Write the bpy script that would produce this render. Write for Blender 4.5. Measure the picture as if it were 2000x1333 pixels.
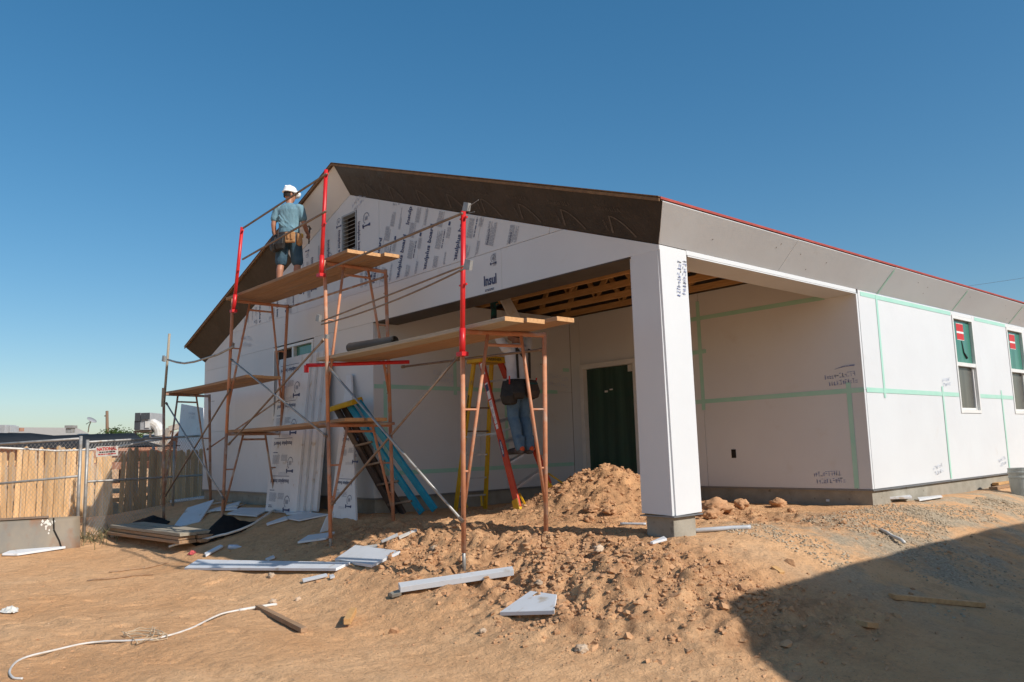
import bpy, bmesh, math, random
import numpy as np
from mathutils import Vector, Matrix
random.seed(7)
for o in list(bpy.data.objects): bpy.data.objects.remove(o)
scene = bpy.context.scene
COL = scene.collection
R = math.radians

# ---------------------------------------------------------------- camera
F_PX = 1565.57
YAW, PITCH, ROLL = -0.8469, 0.1317, -0.0293
CAM = Vector((4.5953, -5.9488, 0.6414))
fw = Vector((math.sin(YAW)*math.cos(PITCH), math.cos(YAW)*math.cos(PITCH), math.sin(PITCH)))
rt0 = Vector((math.cos(YAW), -math.sin(YAW), 0)); up0 = rt0.cross(fw)
rt = rt0*math.cos(ROLL)+up0*math.sin(ROLL); up = -rt0*math.sin(ROLL)+up0*math.cos(ROLL)
cd = bpy.data.cameras.new('camera'); cam = bpy.data.objects.new('camera', cd); COL.objects.link(cam)
cd.sensor_width = 36; cd.lens = F_PX*36/2000; cd.clip_end = 3000; cd.clip_start = .05
cam.matrix_world = Matrix(((rt.x, up.x, -fw.x, CAM.x), (rt.y, up.y, -fw.y, CAM.y), (rt.z, up.z, -fw.z, CAM.z), (0, 0, 0, 1)))
scene.camera = cam

# ---------------------------------------------------------------- sky and sun
SUN = Vector((.789, .150, .596)).normalized()
EL = math.asin(SUN.z); AZ = math.atan2(SUN.x, SUN.y)
w = bpy.data.worlds.new('World'); scene.world = w; w.use_nodes = True
nt = w.node_tree; bg = nt.nodes['Background']
sky = nt.nodes.new('ShaderNodeTexSky'); sky.sky_type = 'NISHITA'; sky.sun_disc = False
sky.sun_elevation = EL; sky.sun_rotation = AZ
sky.altitude = 350; sky.air_density = 1.0; sky.dust_density = 1.0; sky.ozone_density = 2.5
g_ = nt.nodes.new('ShaderNodeGamma'); g_.inputs[1].default_value = .80      # a clear polarised desert sky: one even grade over the whole dome
h_ = nt.nodes.new('ShaderNodeHueSaturation'); h_.inputs['Saturation'].default_value = 1.46; h_.inputs['Hue'].default_value = .493; h_.inputs['Value'].default_value = 1.0
nt.links.new(sky.outputs[0], g_.inputs[0]); nt.links.new(g_.outputs[0], h_.inputs['Color']); nt.links.new(h_.outputs[0], bg.inputs[0]); bg.inputs[1].default_value = 0.127
sl = bpy.data.lights.new('sun', 'SUN'); so = bpy.data.objects.new('sun', sl); COL.objects.link(so)
sl.energy = 3.7; sl.angle = R(.53); sl.color = (1, .95, .885)
so.rotation_euler = (-SUN).to_track_quat('-Z', 'Y').to_euler(); so.location = (20, 5, 18)
scene.view_settings.view_transform = 'Standard'; scene.view_settings.look = 'None'
scene.view_settings.exposure = 0.32; scene.view_settings.gamma = 1

# ---------------------------------------------------------------- survey helpers
def ray(px, py):
    return (fw*F_PX + rt*(px-1000) - up*(py-666.5)).normalized()
def SY(px, py, y):
    d = ray(px, py); return CAM + d*((y-CAM.y)/d.y)
def SX(px, py, x):
    d = ray(px, py); return CAM + d*((x-CAM.x)/d.x)
def SD(px, py, depth):
    d = ray(px, py); return CAM + d*(depth/d.dot(fw))

# ---------------------------------------------------------------- noise and the lie of the land
_rs = np.random.RandomState(3); _T = _rs.rand(256, 256)
def vnoise(x, y):
    xi = np.floor(x).astype(int); yi = np.floor(y).astype(int); fx = x-xi; fy = y-yi
    fx = fx*fx*(3-2*fx); fy = fy*fy*(3-2*fy)
    a = _T[xi & 255, yi & 255]; b = _T[(xi+1) & 255, yi & 255]; c = _T[xi & 255, (yi+1) & 255]; d = _T[(xi+1) & 255, (yi+1) & 255]
    return (a*(1-fx)+b*fx)*(1-fy)+(c*(1-fx)+d*fx)*fy-.5
def sms(t):
    t = np.clip(t, 0, 1); return t*t*(3-2*t)
def bump(x, y, cx, cy, rx, ry, h, rot=0.):
    c, s = math.cos(rot), math.sin(rot); u = ((x-cx)*c+(y-cy)*s)/rx; v = (-(x-cx)*s+(y-cy)*c)/ry
    return h*np.exp(-(u*u+v*v))
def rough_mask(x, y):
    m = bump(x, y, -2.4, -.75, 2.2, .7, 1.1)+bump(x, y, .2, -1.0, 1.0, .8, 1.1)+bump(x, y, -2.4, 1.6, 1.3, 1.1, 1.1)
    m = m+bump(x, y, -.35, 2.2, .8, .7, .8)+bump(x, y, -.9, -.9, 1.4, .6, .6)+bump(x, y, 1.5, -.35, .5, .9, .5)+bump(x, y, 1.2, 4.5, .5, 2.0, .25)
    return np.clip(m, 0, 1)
def H(x, y, fine=True):
    x = np.asarray(x, float); y = np.asarray(y, float)
    dx = np.maximum(np.maximum(x, -11.43-x), 0); dy = np.maximum(-y, 0); d = np.sqrt(dx*dx+dy*dy)
    low = -.82+.32*sms((-x-7.5)/4.5)
    z = -.22+(low+.22)*sms(d/2.6)
    # loose heaps
    z = z+bump(x, y, -2.55, 1.95, .95, .8, .60)+bump(x, y, -2.0, 1.2, .8, .55, .10)
    z = z+bump(x, y, .35, -.9, .8, .5, .10)+bump(x, y, -2.4, -.65, 1.2, .35, .07)+bump(x, y, 1.0, 3.2, .9, 2.6, .05)
    far = sms((d-14)/60)
    z = z*(1-far)+(-.8)*far
    if fine:
        near = 1-sms((np.abs(x+3)-13)/12)
        r = rough_mask(x, y); z = z+prints(x, y)*(1-np.clip(r*2, 0, 1))
        z = z+near*(.05*vnoise(x*.9+3, y*.9)+.028*vnoise(x*2.6, y*2.6+9)+.012*vnoise(x*7, y*7+4))
        z = z+near*r*(.10*vnoise(x*4.1+7, y*4.1)+.11*np.abs(vnoise(x*6.3+1, y*6.3))+.10*np.maximum(vnoise(x*10, y*10+3), -.08)+.075*vnoise(x*18, y*18)-.05)
        z = z+near*(.006*vnoise(x*17+5, y*23)+.005*vnoise(x*31, y*37)+.016*np.maximum(vnoise(x*5.3+9, y*5.3), .12)*(vnoise(x*1.1, y*1.1+5) > .02)+.007*np.abs(vnoise(x*13+2, y*11)))
    return z
_fp = np.random.RandomState(12); _FPR = []
for _k in range(7):
    _p = np.array([_fp.uniform(-6, 1.5), _fp.uniform(-4.6, -2.3)]); _a = _fp.uniform(0, 6.28)
    for _j in range(9):
        _a += _fp.normal(0, .15); _p = _p+np.array([math.cos(_a), math.sin(_a)])*.62; _s = .09*(1 if _j % 2 else -1)
        _FPR.append((_p[0]-math.sin(_a)*_s, _p[1]+math.cos(_a)*_s, _a))
def prints(x, y):
    z = np.zeros_like(x)
    for px_, py_, a_ in _FPR:
        m = (np.abs(x-px_) < .3) & (np.abs(y-py_) < .3)
        if not m.any(): continue
        c, s_ = math.cos(a_), math.sin(a_); u = ((x[m]-px_)*c+(y[m]-py_)*s_)/.14; v = (-(x[m]-px_)*s_+(y[m]-py_)*c)/.052
        r = u*u+v*v; z[m] += -.017*np.exp(-r**3)+.008*np.exp(-((np.sqrt(r)-1.35)/.3)**2)+.004*np.exp(-r**3)*np.sin(u*22)
    for off in (0, 1.45):
        yc = -3.55-off*.55+.10*x+.25*np.sin(x*.35+off); d_ = (y-yc)/.11; z += (-.014*np.exp(-d_**4)+.008*np.exp(-((np.abs(d_)-1.4)/.4)**2)+.004*np.exp(-d_**4)*np.sign(np.sin(x*38+np.abs(d_)*3)))*np.clip(1-np.abs(x+3)/7, 0, 1)
    return z
def hz(x, y): return float(H(np.array([x]), np.array([y]))[0])
def G(px, py, lift=0.):
    """ground point seen at a photo position"""
    d = ray(px, py); ts = np.arange(2., 60., .02)
    q = CAM.z+d.z*ts-H(CAM.x+d.x*ts, CAM.y+d.y*ts)-lift
    k = np.nonzero(q < 0)[0]
    if len(k) == 0: return CAM+d*60
    k = max(int(k[0]), 1); t = ts[k-1]+.02*q[k-1]/(q[k-1]-q[k]); return CAM+d*float(t)

# ---------------------------------------------------------------- materials
def S(c):
    return tuple(((v/255)/12.92 if v <= 10 else ((v/255+.055)/1.055)**2.4) for v in c)+(1,)
MATS = {}
def mat(name, col, col2=None, rough=.7, scale=6., bump_s=0., bump_scale=40., stretch=None, metal=0., rnd=0., spec=.4, thr=(.35, .65), detail=5, col3=None, scale3=2., thr3=(.55, .7)):
    m = bpy.data.materials.new(name); m.use_nodes = True; n = m.node_tree.nodes; l = m.node_tree.links
    b = n['Principled BSDF']; b.inputs['Roughness'].default_value = rough; b.inputs['Metallic'].default_value = metal
    b.inputs['Specular IOR Level'].default_value = spec
    tc = n.new('ShaderNodeTexCoord'); src = tc.outputs['Object']
    if rnd:
        oi = n.new('ShaderNodeObjectInfo'); ad = n.new('ShaderNodeVectorMath'); ad.operation = 'ADD'
        mu = n.new('ShaderNodeMath'); mu.operation = 'MULTIPLY'; mu.inputs[1].default_value = 37.
        l.new(oi.outputs['Random'], mu.inputs[0]); l.new(src, ad.inputs[0]); l.new(mu.outputs[0], ad.inputs[1]); src = ad.outputs[0]
    if stretch:
        mp = n.new('ShaderNodeMapping'); mp.inputs['Scale'].default_value = stretch; l.new(src, mp.inputs[0]); src = mp.outputs[0]
    c = None
    if col2 is None: col2 = tuple(v*.9 for v in col[:3])
    nz = n.new('ShaderNodeTexNoise'); nz.inputs['Scale'].default_value = scale; nz.inputs['Detail'].default_value = detail; nz.inputs['Roughness'].default_value = .6
    l.new(src, nz.inputs[0])
    mr = n.new('ShaderNodeMapRange'); mr.inputs[1].default_value = thr[0]; mr.inputs[2].default_value = thr[1]; l.new(nz.outputs[0], mr.inputs[0])
    mx = n.new('ShaderNodeMix'); mx.data_type = 'RGBA'; mx.inputs[6].default_value = tuple(col[:3])+(1,); mx.inputs[7].default_value = tuple(col2[:3])+(1,)
    l.new(mr.outputs[0], mx.inputs[0]); c = mx.outputs[2]
    if col3 is not None:
        n3 = n.new('ShaderNodeTexNoise'); n3.inputs['Scale'].default_value = scale3; n3.inputs['Detail'].default_value = 6; l.new(src, n3.inputs[0])
        m3 = n.new('ShaderNodeMapRange'); m3.inputs[1].default_value = thr3[0]; m3.inputs[2].default_value = thr3[1]; l.new(n3.outputs[0], m3.inputs[0])
        x3 = n.new('ShaderNodeMix'); x3.data_type = 'RGBA'; l.new(m3.outputs[0], x3.inputs[0]); l.new(c, x3.inputs[6]); x3.inputs[7].default_value = tuple(col3[:3])+(1,); c = x3.outputs[2]
    if rnd:
        hs = n.new('ShaderNodeHueSaturation'); mv = n.new('ShaderNodeMapRange'); mv.inputs[3].default_value = 1-rnd; mv.inputs[4].default_value = 1+rnd
        l.new(oi.outputs['Random'], mv.inputs[0]); l.new(mv.outputs[0], hs.inputs['Value']); l.new(c, hs.inputs['Color']); c = hs.outputs[0]
    l.new(c, b.inputs['Base Color'])
    if bump_s:
        nb = n.new('ShaderNodeTexNoise'); nb.inputs['Scale'].default_value = bump_scale; nb.inputs['Detail'].default_value = 4; l.new(src, nb.inputs[0])
        bp = n.new('ShaderNodeBump'); bp.inputs['Strength'].default_value = bump_s; bp.inputs['Distance'].default_value = .02
        l.new(nb.outputs[0], bp.inputs['Height']); l.new(bp.outputs[0], b.inputs['Normal'])
    MATS[name] = m; return m
M = MATS
mat('foam', (.675, .69, .695), (.65, .66, .665), rough=.55, scale=1.3, bump_s=.12, bump_scale=5, rnd=.02, col3=(.60, .575, .54), scale3=3.4, thr3=(.66, .92))
mat('foam_scrap', (.70, .71, .72), (.64, .64, .64), rough=.5, scale=3, bump_s=.08, bump_scale=8, rnd=.04, col3=(.50, .42, .33), scale3=6, thr3=(.62, .74))
mat('foam_edge', (.78, .76, .68), (.72, .70, .60), rough=.8, scale=30)
mat('navy_print', (.03, .045, .12), (.07, .09, .18), rough=.6, scale=60)
mat('grey_print', (.36, .38, .42), (.50, .52, .56), rough=.6, scale=90)
mat('blue_stamp', (.15, .20, .40), (.45, .48, .60), rough=.6, scale=55, thr=(.4, .6))
mat('faint_stamp', (.50, .56, .68), (.66, .69, .76), rough=.6, scale=55, thr=(.4, .6))
mat('tape', (.36, .66, .53), (.43, .68, .57), rough=.35, scale=4, spec=.5)
mat('felt', (.022, .018, .016), (.036, .029, .025), rough=.48, scale=3, bump_s=.9, bump_scale=4.5, spec=.4)
mat('felt_print', (.115, .095, .08), (.075, .062, .052), rough=.6, scale=25)
mat('dark_paper', (.075, .066, .058), (.050, .043, .038), rough=.6, scale=3, bump_s=.3, bump_scale=4)
mat('raw_wood', (.62, .37, .16), (.50, .275, .105), rough=.75, scale=5, stretch=(1, 9, 9), rnd=.10)
mat('osb', (.22, .13, .065), (.14, .085, .04), rough=.85, scale=22)
mat('plank_wood', (.40, .25, .145), (.30, .175, .09), rough=.8, scale=4, stretch=(.7, 12, 12), bump_s=.2, bump_scale=30, rnd=.10, col3=(.25, .19, .14), scale3=1.6)
mat('plank_end', (.62, .36, .17), (.50, .27, .12), rough=.8, scale=30)
mat('plank_grey', (.43, .375, .29), (.31, .265, .195), rough=.85, scale=4, stretch=(.7, 14, 14), rnd=.10, bump_s=.2)
mat('fence_wood', (.68, .43, .215), (.47, .28, .13), rough=.85, scale=3, stretch=(14, 14, .9), rnd=.30, bump_s=.3, bump_scale=18, col3=(.50, .42, .33), scale3=1.5)
mat('scaffold_paint', (.56, .255, .14), (.46, .185, .095), rough=.65, scale=9, bump_s=.1, bump_scale=60, col3=(.45, .30, .22), scale3=7, thr3=(.52, .68))
mat('scaffold_dull', (.40, .23, .15), (.31, .155, .095), rough=.65, scale=9, bump_s=.1, bump_scale=60, col3=(.42, .37, .32), scale3=5, thr3=(.48, .62))
mat('red_paint', (.62, .022, .022), (.50, .015, .018), rough=.38, scale=8, col3=(.30, .04, .03), scale3=14, thr3=(.66, .74))
mat('galv', (.40, .39, .37), (.29, .28, .26), rough=.5, metal=.4, scale=14, col3=(.24, .19, .14), scale3=6, thr3=(.58, .72))
mat('steel_brown', (.25, .19, .145), (.19, .135, .10), rough=.5, metal=.45, scale=12)
mat('concrete', (.36, .33, .27), (.28, .255, .205), rough=.9, scale=5, bump_s=.25, bump_scale=40, col3=(.20, .17, .13), scale3=11, thr3=(.66, .72))
mat('louvre', (.36, .40, .42), (.30, .33, .35), rough=.5)
mat('screed', (.24, .25, .26), rough=.5, metal=.5, scale=20)
mat('vinyl', (.78, .77, .74), rough=.4, scale=5)
mat('red_edge', (.42, .075, .05), (.33, .05, .035), rough=.6, scale=10)
mat('deck_edge', (.26, .15, .07), (.17, .095, .045), rough=.8, scale=15)
mat('pvc', (.70, .69, .66), (.56, .51, .44), rough=.4, scale=8, spec=.5)
mat('pvc_grey', (.52, .54, .57), (.44, .45, .46), rough=.4, scale=8)
mat('black_tarp', (.010, .010, .010), (.017, .016, .016), rough=.8, spec=.15, scale=6, bump_s=.5, bump_scale=7)
mat('rusty_steel', (.15, .14, .12), (.25, .20, .14), rough=.6, metal=.0, scale=1.6, stretch=(1, 1, .6), col3=(.22, .115, .06), scale3=3.6, thr3=(.50, .66), bump_s=.15, bump_scale=8)
mat('dark_gap', (.02, .017, .014), rough=.9)
mat('blue_rail', (.012, .30, .46), (.01, .23, .37), rough=.4, scale=12, col3=(.2, .17, .13), scale3=10, thr3=(.66, .75))
mat('shaded_rail', (.085, .06, .048), (.055, .04, .035), rough=.5, scale=9)  # dark brown inner side of the ladder channel, its shade put into the colour
mat('yellow_cap', (.72, .42, .015), (.60, .33, .012), rough=.45, scale=9, col3=(.30, .2, .08), scale3=9, thr3=(.64, .74))
mat('red_rail', (.62, .075, .025), (.52, .05, .02), rough=.38, scale=9)
mat('alu', (.62, .63, .64), (.52, .52, .52), rough=.38, metal=.65, scale=10)
mat('white_ink', (.82, .82, .80), rough=.5)
mat('black_ink', (.02, .02, .02), rough=.5)
mat('sticker_red', (.62, .035, .03), (.50, .02, .02), rough=.4)
mat('sign_white', (.74, .72, .66), (.66, .62, .54), rough=.6, scale=14)
mat('skin', (.42, .20, .12), (.36, .16, .095), rough=.5, scale=9)
mat('shirt_blue', (.17, .30, .36), (.12, .225, .28), rough=.9, scale=7, bump_s=.9, bump_scale=11, stretch=(1.6, 1.6, .6))
mat('shirt_white', (.62, .62, .64), (.50, .50, .54), rough=.9, scale=7, bump_s=.6, bump_scale=11)
mat('denim', (.075, .145, .23), (.12, .205, .29), rough=.9, scale=6, bump_s=.8, bump_scale=13)
mat('denim_dark', (.035, .075, .11), (.055, .105, .145), rough=.9, scale=8, bump_s=.8, bump_scale=13)
mat('leather_tan', (.46, .25, .105), (.34, .17, .07), rough=.7, scale=9, bump_s=.3)
mat('leather_black', (.018, .017, .016), (.035, .032, .028), rough=.6, scale=9, bump_s=.5, bump_scale=16)
mat('leather_brown', (.05, .035, .03), (.07, .05, .042), rough=.6, scale=9, bump_s=.5, bump_scale=16)
mat('helmet', (.85, .85, .84), (.82, .82, .81), rough=.3, spec=.5)
mat('hair', (.02, .014, .010), rough=.7, scale=50, bump_s=.5, bump_scale=90)
mat('glove', (.01, .17, .16), (.02, .03, .05), rough=.8, scale=6)
mat('shoe_orange', (.66, .10, .03), rough=.6)
mat('shoe_dark', (.07, .06, .055), (.13, .12, .11), rough=.7, scale=30)
mat('clod', (.56, .32, .165), (.42, .225, .115), rough=.95, scale=9, bump_s=.6, bump_scale=25)
mat('stone', (.56, .43, .31), (.44, .32, .22), rough=.9, scale=12, rnd=.2, bump_s=.3)
mat('gravel', (.52, .41, .28), (.37, .28, .185), rough=.9, scale=30)
mat('roof_beige', (.50, .44, .37), (.44, .38, .31), rough=.9, scale=8)
mat('roof_brown', (.22, .12, .08), rough=.9, scale=12)
mat('shade_cloth', (.030, .030, .031), (.042, .041, .041), rough=.9, spec=.1, scale=4)
mat('stucco', (.42, .22, .14), (.36, .18, .115), rough=.9, scale=10)
mat('trim_red', (.35, .09, .065), rough=.8)
mat('ac_grey', (.42, .42, .42), (.36, .36, .36), rough=.5, metal=.2)
mat('ac_dark', (.07, .075, .08), (.045, .05, .055), rough=.6, scale=40)
mat('leaf', (.06, .11, .025), (.09, .14, .035), rough=.6, scale=5, rnd=.1)
mat('dry_weed', (.12, .115, .05), (.20, .165, .08), rough=.8, scale=9)
mat('bark', (.10, .07, .045), rough=.9, scale=20)
mat('pole_wood', (.20, .13, .085), rough=.9, scale=8)
mat('bucket', (.40, .42, .39), (.33, .35, .33), rough=.5, scale=8)
mat('cardboard', (.40, .27, .15), rough=.9)
mat('plastic_blue', (.35, .45, .60), (.6, .65, .7), rough=.25, scale=20)
mat('rag', (.55, .10, .10), rough=.9)
mat('string', (.55, .42, .28), rough=.9)
def glass(name, col, rough=.06, streak=None):
    m = mat(name, col, streak or col, rough=rough, scale=2.2, stretch=(3.2, 3.2, .12), spec=.6, thr=(.4, .62)); return m
glass('door_glass', (.014, .045, .030), .06, (.035, .085, .055))
glass('film_green', (.035, .16, .115), .15, (.06, .22, .16))
glass('screen_grey', (.13, .125, .105), .25, (.10, .097, .083))

def dirt_material():
    m = bpy.data.materials.new('dirt'); m.use_nodes = True; n = m.node_tree.nodes; l = m.node_tree.links; b = n['Principled BSDF']
    b.inputs['Roughness'].default_value = .97; b.inputs['Specular IOR Level'].default_value = .12
    tc = n.new('ShaderNodeTexCoord'); p = tc.outputs['Object']
    def noise(sc, det=6, ro=.6):
        q = n.new('ShaderNodeTexNoise'); q.inputs['Scale'].default_value = sc; q.inputs['Detail'].default_value = det; q.inputs['Roughness'].default_value = ro; l.new(p, q.inputs[0]); return q.outputs[0]
    def rng(v, a, c, lo=0., hi=1.):
        q = n.new('ShaderNodeMapRange'); q.inputs[1].default_value = a; q.inputs[2].default_value = c; q.inputs[3].default_value = lo; q.inputs[4].default_value = hi; l.new(v, q.inputs[0]); return q.outputs[0]
    def mix(f, a, c):
        q = n.new('ShaderNodeMix'); q.data_type = 'RGBA'; l.new(f, q.inputs[0])
        for i, v in ((6, a), (7, c)):
            if isinstance(v, tuple): q.inputs[i].default_value = v+(1,)
            else: l.new(v, q.inputs[i])
        return q.outputs[2]
    c = mix(rng(noise(.55, 5), .35, .65), (.76, .46, .245), (.67, .365, .175))
    c = mix(rng(noise(5, 8, .7), .48, .75), c, (.52, .295, .15))
    c = mix(rng(noise(38, 4, .7), .58, .70), c, (.38, .22, .115))
    c = mix(rng(noise(90, 2), .66, .72), c, (.66, .52, .38))
    # freshly dug soil is darker and redder than the trodden crust
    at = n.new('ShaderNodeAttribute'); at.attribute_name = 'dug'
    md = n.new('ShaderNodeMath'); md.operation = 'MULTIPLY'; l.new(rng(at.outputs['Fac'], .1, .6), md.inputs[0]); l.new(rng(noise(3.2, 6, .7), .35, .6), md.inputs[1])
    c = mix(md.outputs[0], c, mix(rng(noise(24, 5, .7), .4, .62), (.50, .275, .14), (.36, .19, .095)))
    # grey gravelly fill beside the side wall
    sp = n.new('ShaderNodeSeparateXYZ'); l.new(p, sp.inputs[0])
    gx = rng(sp.outputs[0], -.6, .3); gy = rng(sp.outputs[1], -.2, 1.2); gx2 = rng(sp.outputs[0], 2.6, 1.6)
    mm = n.new('ShaderNodeMath'); mm.operation = 'MULTIPLY'; l.new(gx, mm.inputs[0]); l.new(gy, mm.inputs[1])
    m2 = n.new('ShaderNodeMath'); m2.operation = 'MULTIPLY'; l.new(mm.outputs[0], m2.inputs[0]); l.new(rng(noise(1.4, 6, .65), .44, .58), m2.inputs[1])
    m3 = n.new('ShaderNodeMath'); m3.operation = 'MULTIPLY'; l.new(m2.outputs[0], m3.inputs[0]); l.new(gx2, m3.inputs[1])
    c = mix(m3.outputs[0], c, mix(rng(noise(45, 3), .4, .6), (.52, .415, .29), (.35, .275, .19)))
    l.new(c, b.inputs['Base Color'])
    bp = n.new('ShaderNodeBump'); bp.inputs['Strength'].default_value = .9; bp.inputs['Distance'].default_value = .02; l.new(noise(42, 6, .75), bp.inputs['Height'])
    b2 = n.new('ShaderNodeBump'); b2.inputs['Strength'].default_value = .6; b2.inputs['Distance'].default_value = .05; l.new(noise(11, 5, .6), b2.inputs['Height']); l.new(bp.outputs[0], b2.inputs['Normal'])
    l.new(b2.outputs[0], b.inputs['Normal']); MATS['dirt'] = m
dirt_material()

# ---------------------------------------------------------------- mesh builder
def V(*a): return Vector(a)
class MB:
    def __init__(s): s.v = []; s.f = []; s.mi = []; s.cur = 0
    def add(s, vs, fs):
        o = len(s.v); s.v += [tuple(v) for v in vs]
        for f in fs: s.f.append(tuple(i+o for i in f)); s.mi.append(s.cur)
        return s
    def box(s, lo, hi):
        x0, y0, z0 = lo; x1, y1, z1 = hi
        return s.add([(x0, y0, z0), (x1, y0, z0), (x1, y1, z0), (x0, y1, z0), (x0, y0, z1), (x1, y0, z1), (x1, y1, z1), (x0, y1, z1)],
                     [(0, 3, 2, 1), (4, 5, 6, 7), (0, 1, 5, 4), (1, 2, 6, 5), (2, 3, 7, 6), (3, 0, 4, 7)])
    def bar(s, a, b, w, h, side=None):
        a, b = Vector(a), Vector(b); d = (b-a).normalized()
        sd = Vector(side) if side else (d.cross(V(0, 0, 1)) if abs(d.z) < .95 else V(1, 0, 0))
        sd = (sd-d*sd.dot(d)).normalized(); n = sd.cross(d)
        vs = [p+sd*(i*w/2)+n*(j*h/2) for p in (a, b) for i, j in ((-1, -1), (1, -1), (1, 1), (-1, 1))]
        return s.add(vs, [(0, 1, 2, 3), (7, 6, 5, 4), (0, 4, 5, 1), (1, 5, 6, 2), (2, 6, 7, 3), (3, 7, 4, 0)])
    def path(s, pts, rad, n=10, caps=True, r_list=None):
        pts = [Vector(p) for p in pts]; rings = []
        t0 = (pts[1]-pts[0]).normalized(); a = t0.orthogonal().normalized()
        for i, p in enumerate(pts):
            t = (pts[min(i+1, len(pts)-1)]-pts[max(i-1, 0)]).normalized()
            a = (a-t*a.dot(t)).normalized(); b = t.cross(a); r = r_list[i] if r_list else rad
            rings.append([p+(a*math.cos(k*2*math.pi/n)+b*math.sin(k*2*math.pi/n))*r for k in range(n)])
        vs = [v for r in rings for v in r]; fs = []
        for i in range(len(rings)-1):
            for k in range(n): fs.append((i*n+k, i*n+(k+1) % n, (i+1)*n+(k+1) % n, (i+1)*n+k))
        if caps: fs.append(tuple(range(n-1, -1, -1))); fs.append(tuple((len(rings)-1)*n+k for k in range(n)))
        return s.add(vs, fs)
    def tube(s, a, b, r, n=10): return s.path([a, b], r, n)
    def rings(s, rings, close=True):
        n = len(rings[0]); vs = [v for r in rings for v in r]; fs = []
        for i in range(len(rings)-1):
            for k in range(n): fs.append((i*n+k, i*n+(k+1) % n, (i+1)*n+(k+1) % n, (i+1)*n+k))
        if close: fs.append(tuple(range(n-1, -1, -1))); fs.append(tuple((len(rings)-1)*n+k for k in range(n)))
        return s.add(vs, fs)
    def prism(s, poly, dirv):
        """poly: 3D polygon, extruded by dirv"""
        d = Vector(dirv); n = len(poly); vs = [Vector(p) for p in poly]+[Vector(p)+d for p in poly]
        nm = Vector((0, 0, 0))
        for i in range(n): nm += vs[i].cross(vs[(i+1) % n])
        rev = nm.dot(d) > 0
        fs = [tuple(range(n-1, -1, -1)), tuple(range(n, 2*n))]+[(i, (i+1) % n, n+(i+1) % n, n+i) for i in range(n)]
        if not rev: fs = [tuple(reversed(f)) for f in fs]
        return s.add(vs, fs)
    def ico(s, c, r, sq=(1, 1, 1), jit=.25, rnd=random):
        t = (1+5**.5)/2; vs = [(-1, t, 0), (1, t, 0), (-1, -t, 0), (1, -t, 0), (0, -1, t), (0, 1, t), (0, -1, -t), (0, 1, -t), (t, 0, -1), (t, 0, 1), (-t, 0, -1), (-t, 0, 1)]
        fs = [(0, 11, 5), (0, 5, 1), (0, 1, 7), (0, 7, 10), (0, 10, 11), (1, 5, 9), (5, 11, 4), (11, 10, 2), (10, 7, 6), (7, 1, 8), (3, 9, 4), (3, 4, 2), (3, 2, 6), (3, 6, 8), (3, 8, 9), (4, 9, 5), (2, 4, 11), (6, 2, 10), (8, 6, 7), (9, 8, 1)]
        return s.add([Vector(c)+Vector((v[0]*sq[0], v[1]*sq[1], v[2]*sq[2]))*(r/1.9*(1+rnd.uniform(-jit, jit))) for v in vs], fs)
    def build(s, name, m, parent=None, smooth=False, bevel=0., origin=None):
        me = bpy.data.meshes.new(name)
        vs = s.v
        if origin is not None: vs = [tuple(Vector(v)-Vector(origin)) for v in vs]
        me.from_pydata(vs, [], s.f)
        for x in (m if isinstance(m, (list, tuple)) else [m]): me.materials.append(M[x])
        if any(s.mi): me.polygons.foreach_set('material_index', s.mi)
        if smooth: me.polygons.foreach_set('use_smooth', [True]*len(me.polygons))
        me.update()
        o = bpy.data.objects.new(name, me); COL.objects.link(o)
        if origin is not None: o.location = origin
        if bevel:
            b = o.modifiers.new('bevel', 'BEVEL'); b.width = bevel; b.segments = 2; b.limit_method = 'ANGLE'
        if name in ('small_print', 'stamp', 'sticker_print', 'emblem', 'nail_dent', 'hole', 'lock_pin', 'limbs', 'crown'): o['kind'] = 'stuff'
        if parent is not None:
            o.parent = parent
            o.matrix_parent_inverse = Matrix.Translation(-Vector(parent.location))
        return o
def tag(o, label, cat, group=None, kind=None):
    if label: o['label'] = label
    if cat: o['category'] = cat
    if group: o['group'] = group
    if kind: o['kind'] = kind
    return o
def thing(name, label, cat, loc=(0, 0, 0), group=None):
    o = bpy.data.objects.new(name, None); COL.objects.link(o); o.location = loc; o.empty_display_size = .1
    return tag(o, label, cat, group)
def lerp(a, b, t): return Vector(a)*(1-t)+Vector(b)*t

# lettering -> flat mesh in the plane (u, v) with its lower left corner at o
_cache = {}
def text_mesh(txt, bold=0.):
    if (txt, bold) in _cache: return _cache[(txt, bold)]
    cu = bpy.data.curves.new('t', 'FONT'); cu.body = txt; cu.size = 1; cu.resolution_u = 2; cu.offset = bold
    ob = bpy.data.objects.new('t', cu); COL.objects.link(ob); bpy.context.view_layer.update()
    me = bpy.data.meshes.new_from_object(ob.evaluated_get(bpy.context.evaluated_depsgraph_get()))
    vs = [tuple(v.co) for v in me.vertices]; fs = [tuple(p.vertices) for p in me.polygons]
    bpy.data.objects.remove(ob); bpy.data.meshes.remove(me)
    x0 = min(v[0] for v in vs); x1 = max(v[0] for v in vs); y0 = min(v[1] for v in vs); y1 = max(v[1] for v in vs)
    _cache[(txt, bold)] = ([(v[0]-x0, v[1]-y0) for v in vs], fs, x1-x0, y1-y0); return _cache[(txt, bold)]
def put_text(mb, txt, o, u, v, length, height=None, bold=.012):
    vs, fs, w_, h_ = text_mesh(txt, bold); sx = length/w_; sy = height/h_ if height else sx
    o, u, v = Vector(o), Vector(u), Vector(v)
    mb.add([o+u*(a*sx)+v*(b*sy) for a, b in vs], fs)
def quad(mb, o, u, v, a, b):
    o, u, v = Vector(o), Vector(u), Vector(v); mb.add([o, o+u*a, o+u*a+v*b, o+v*b], [(0, 1, 2, 3)])
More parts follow.
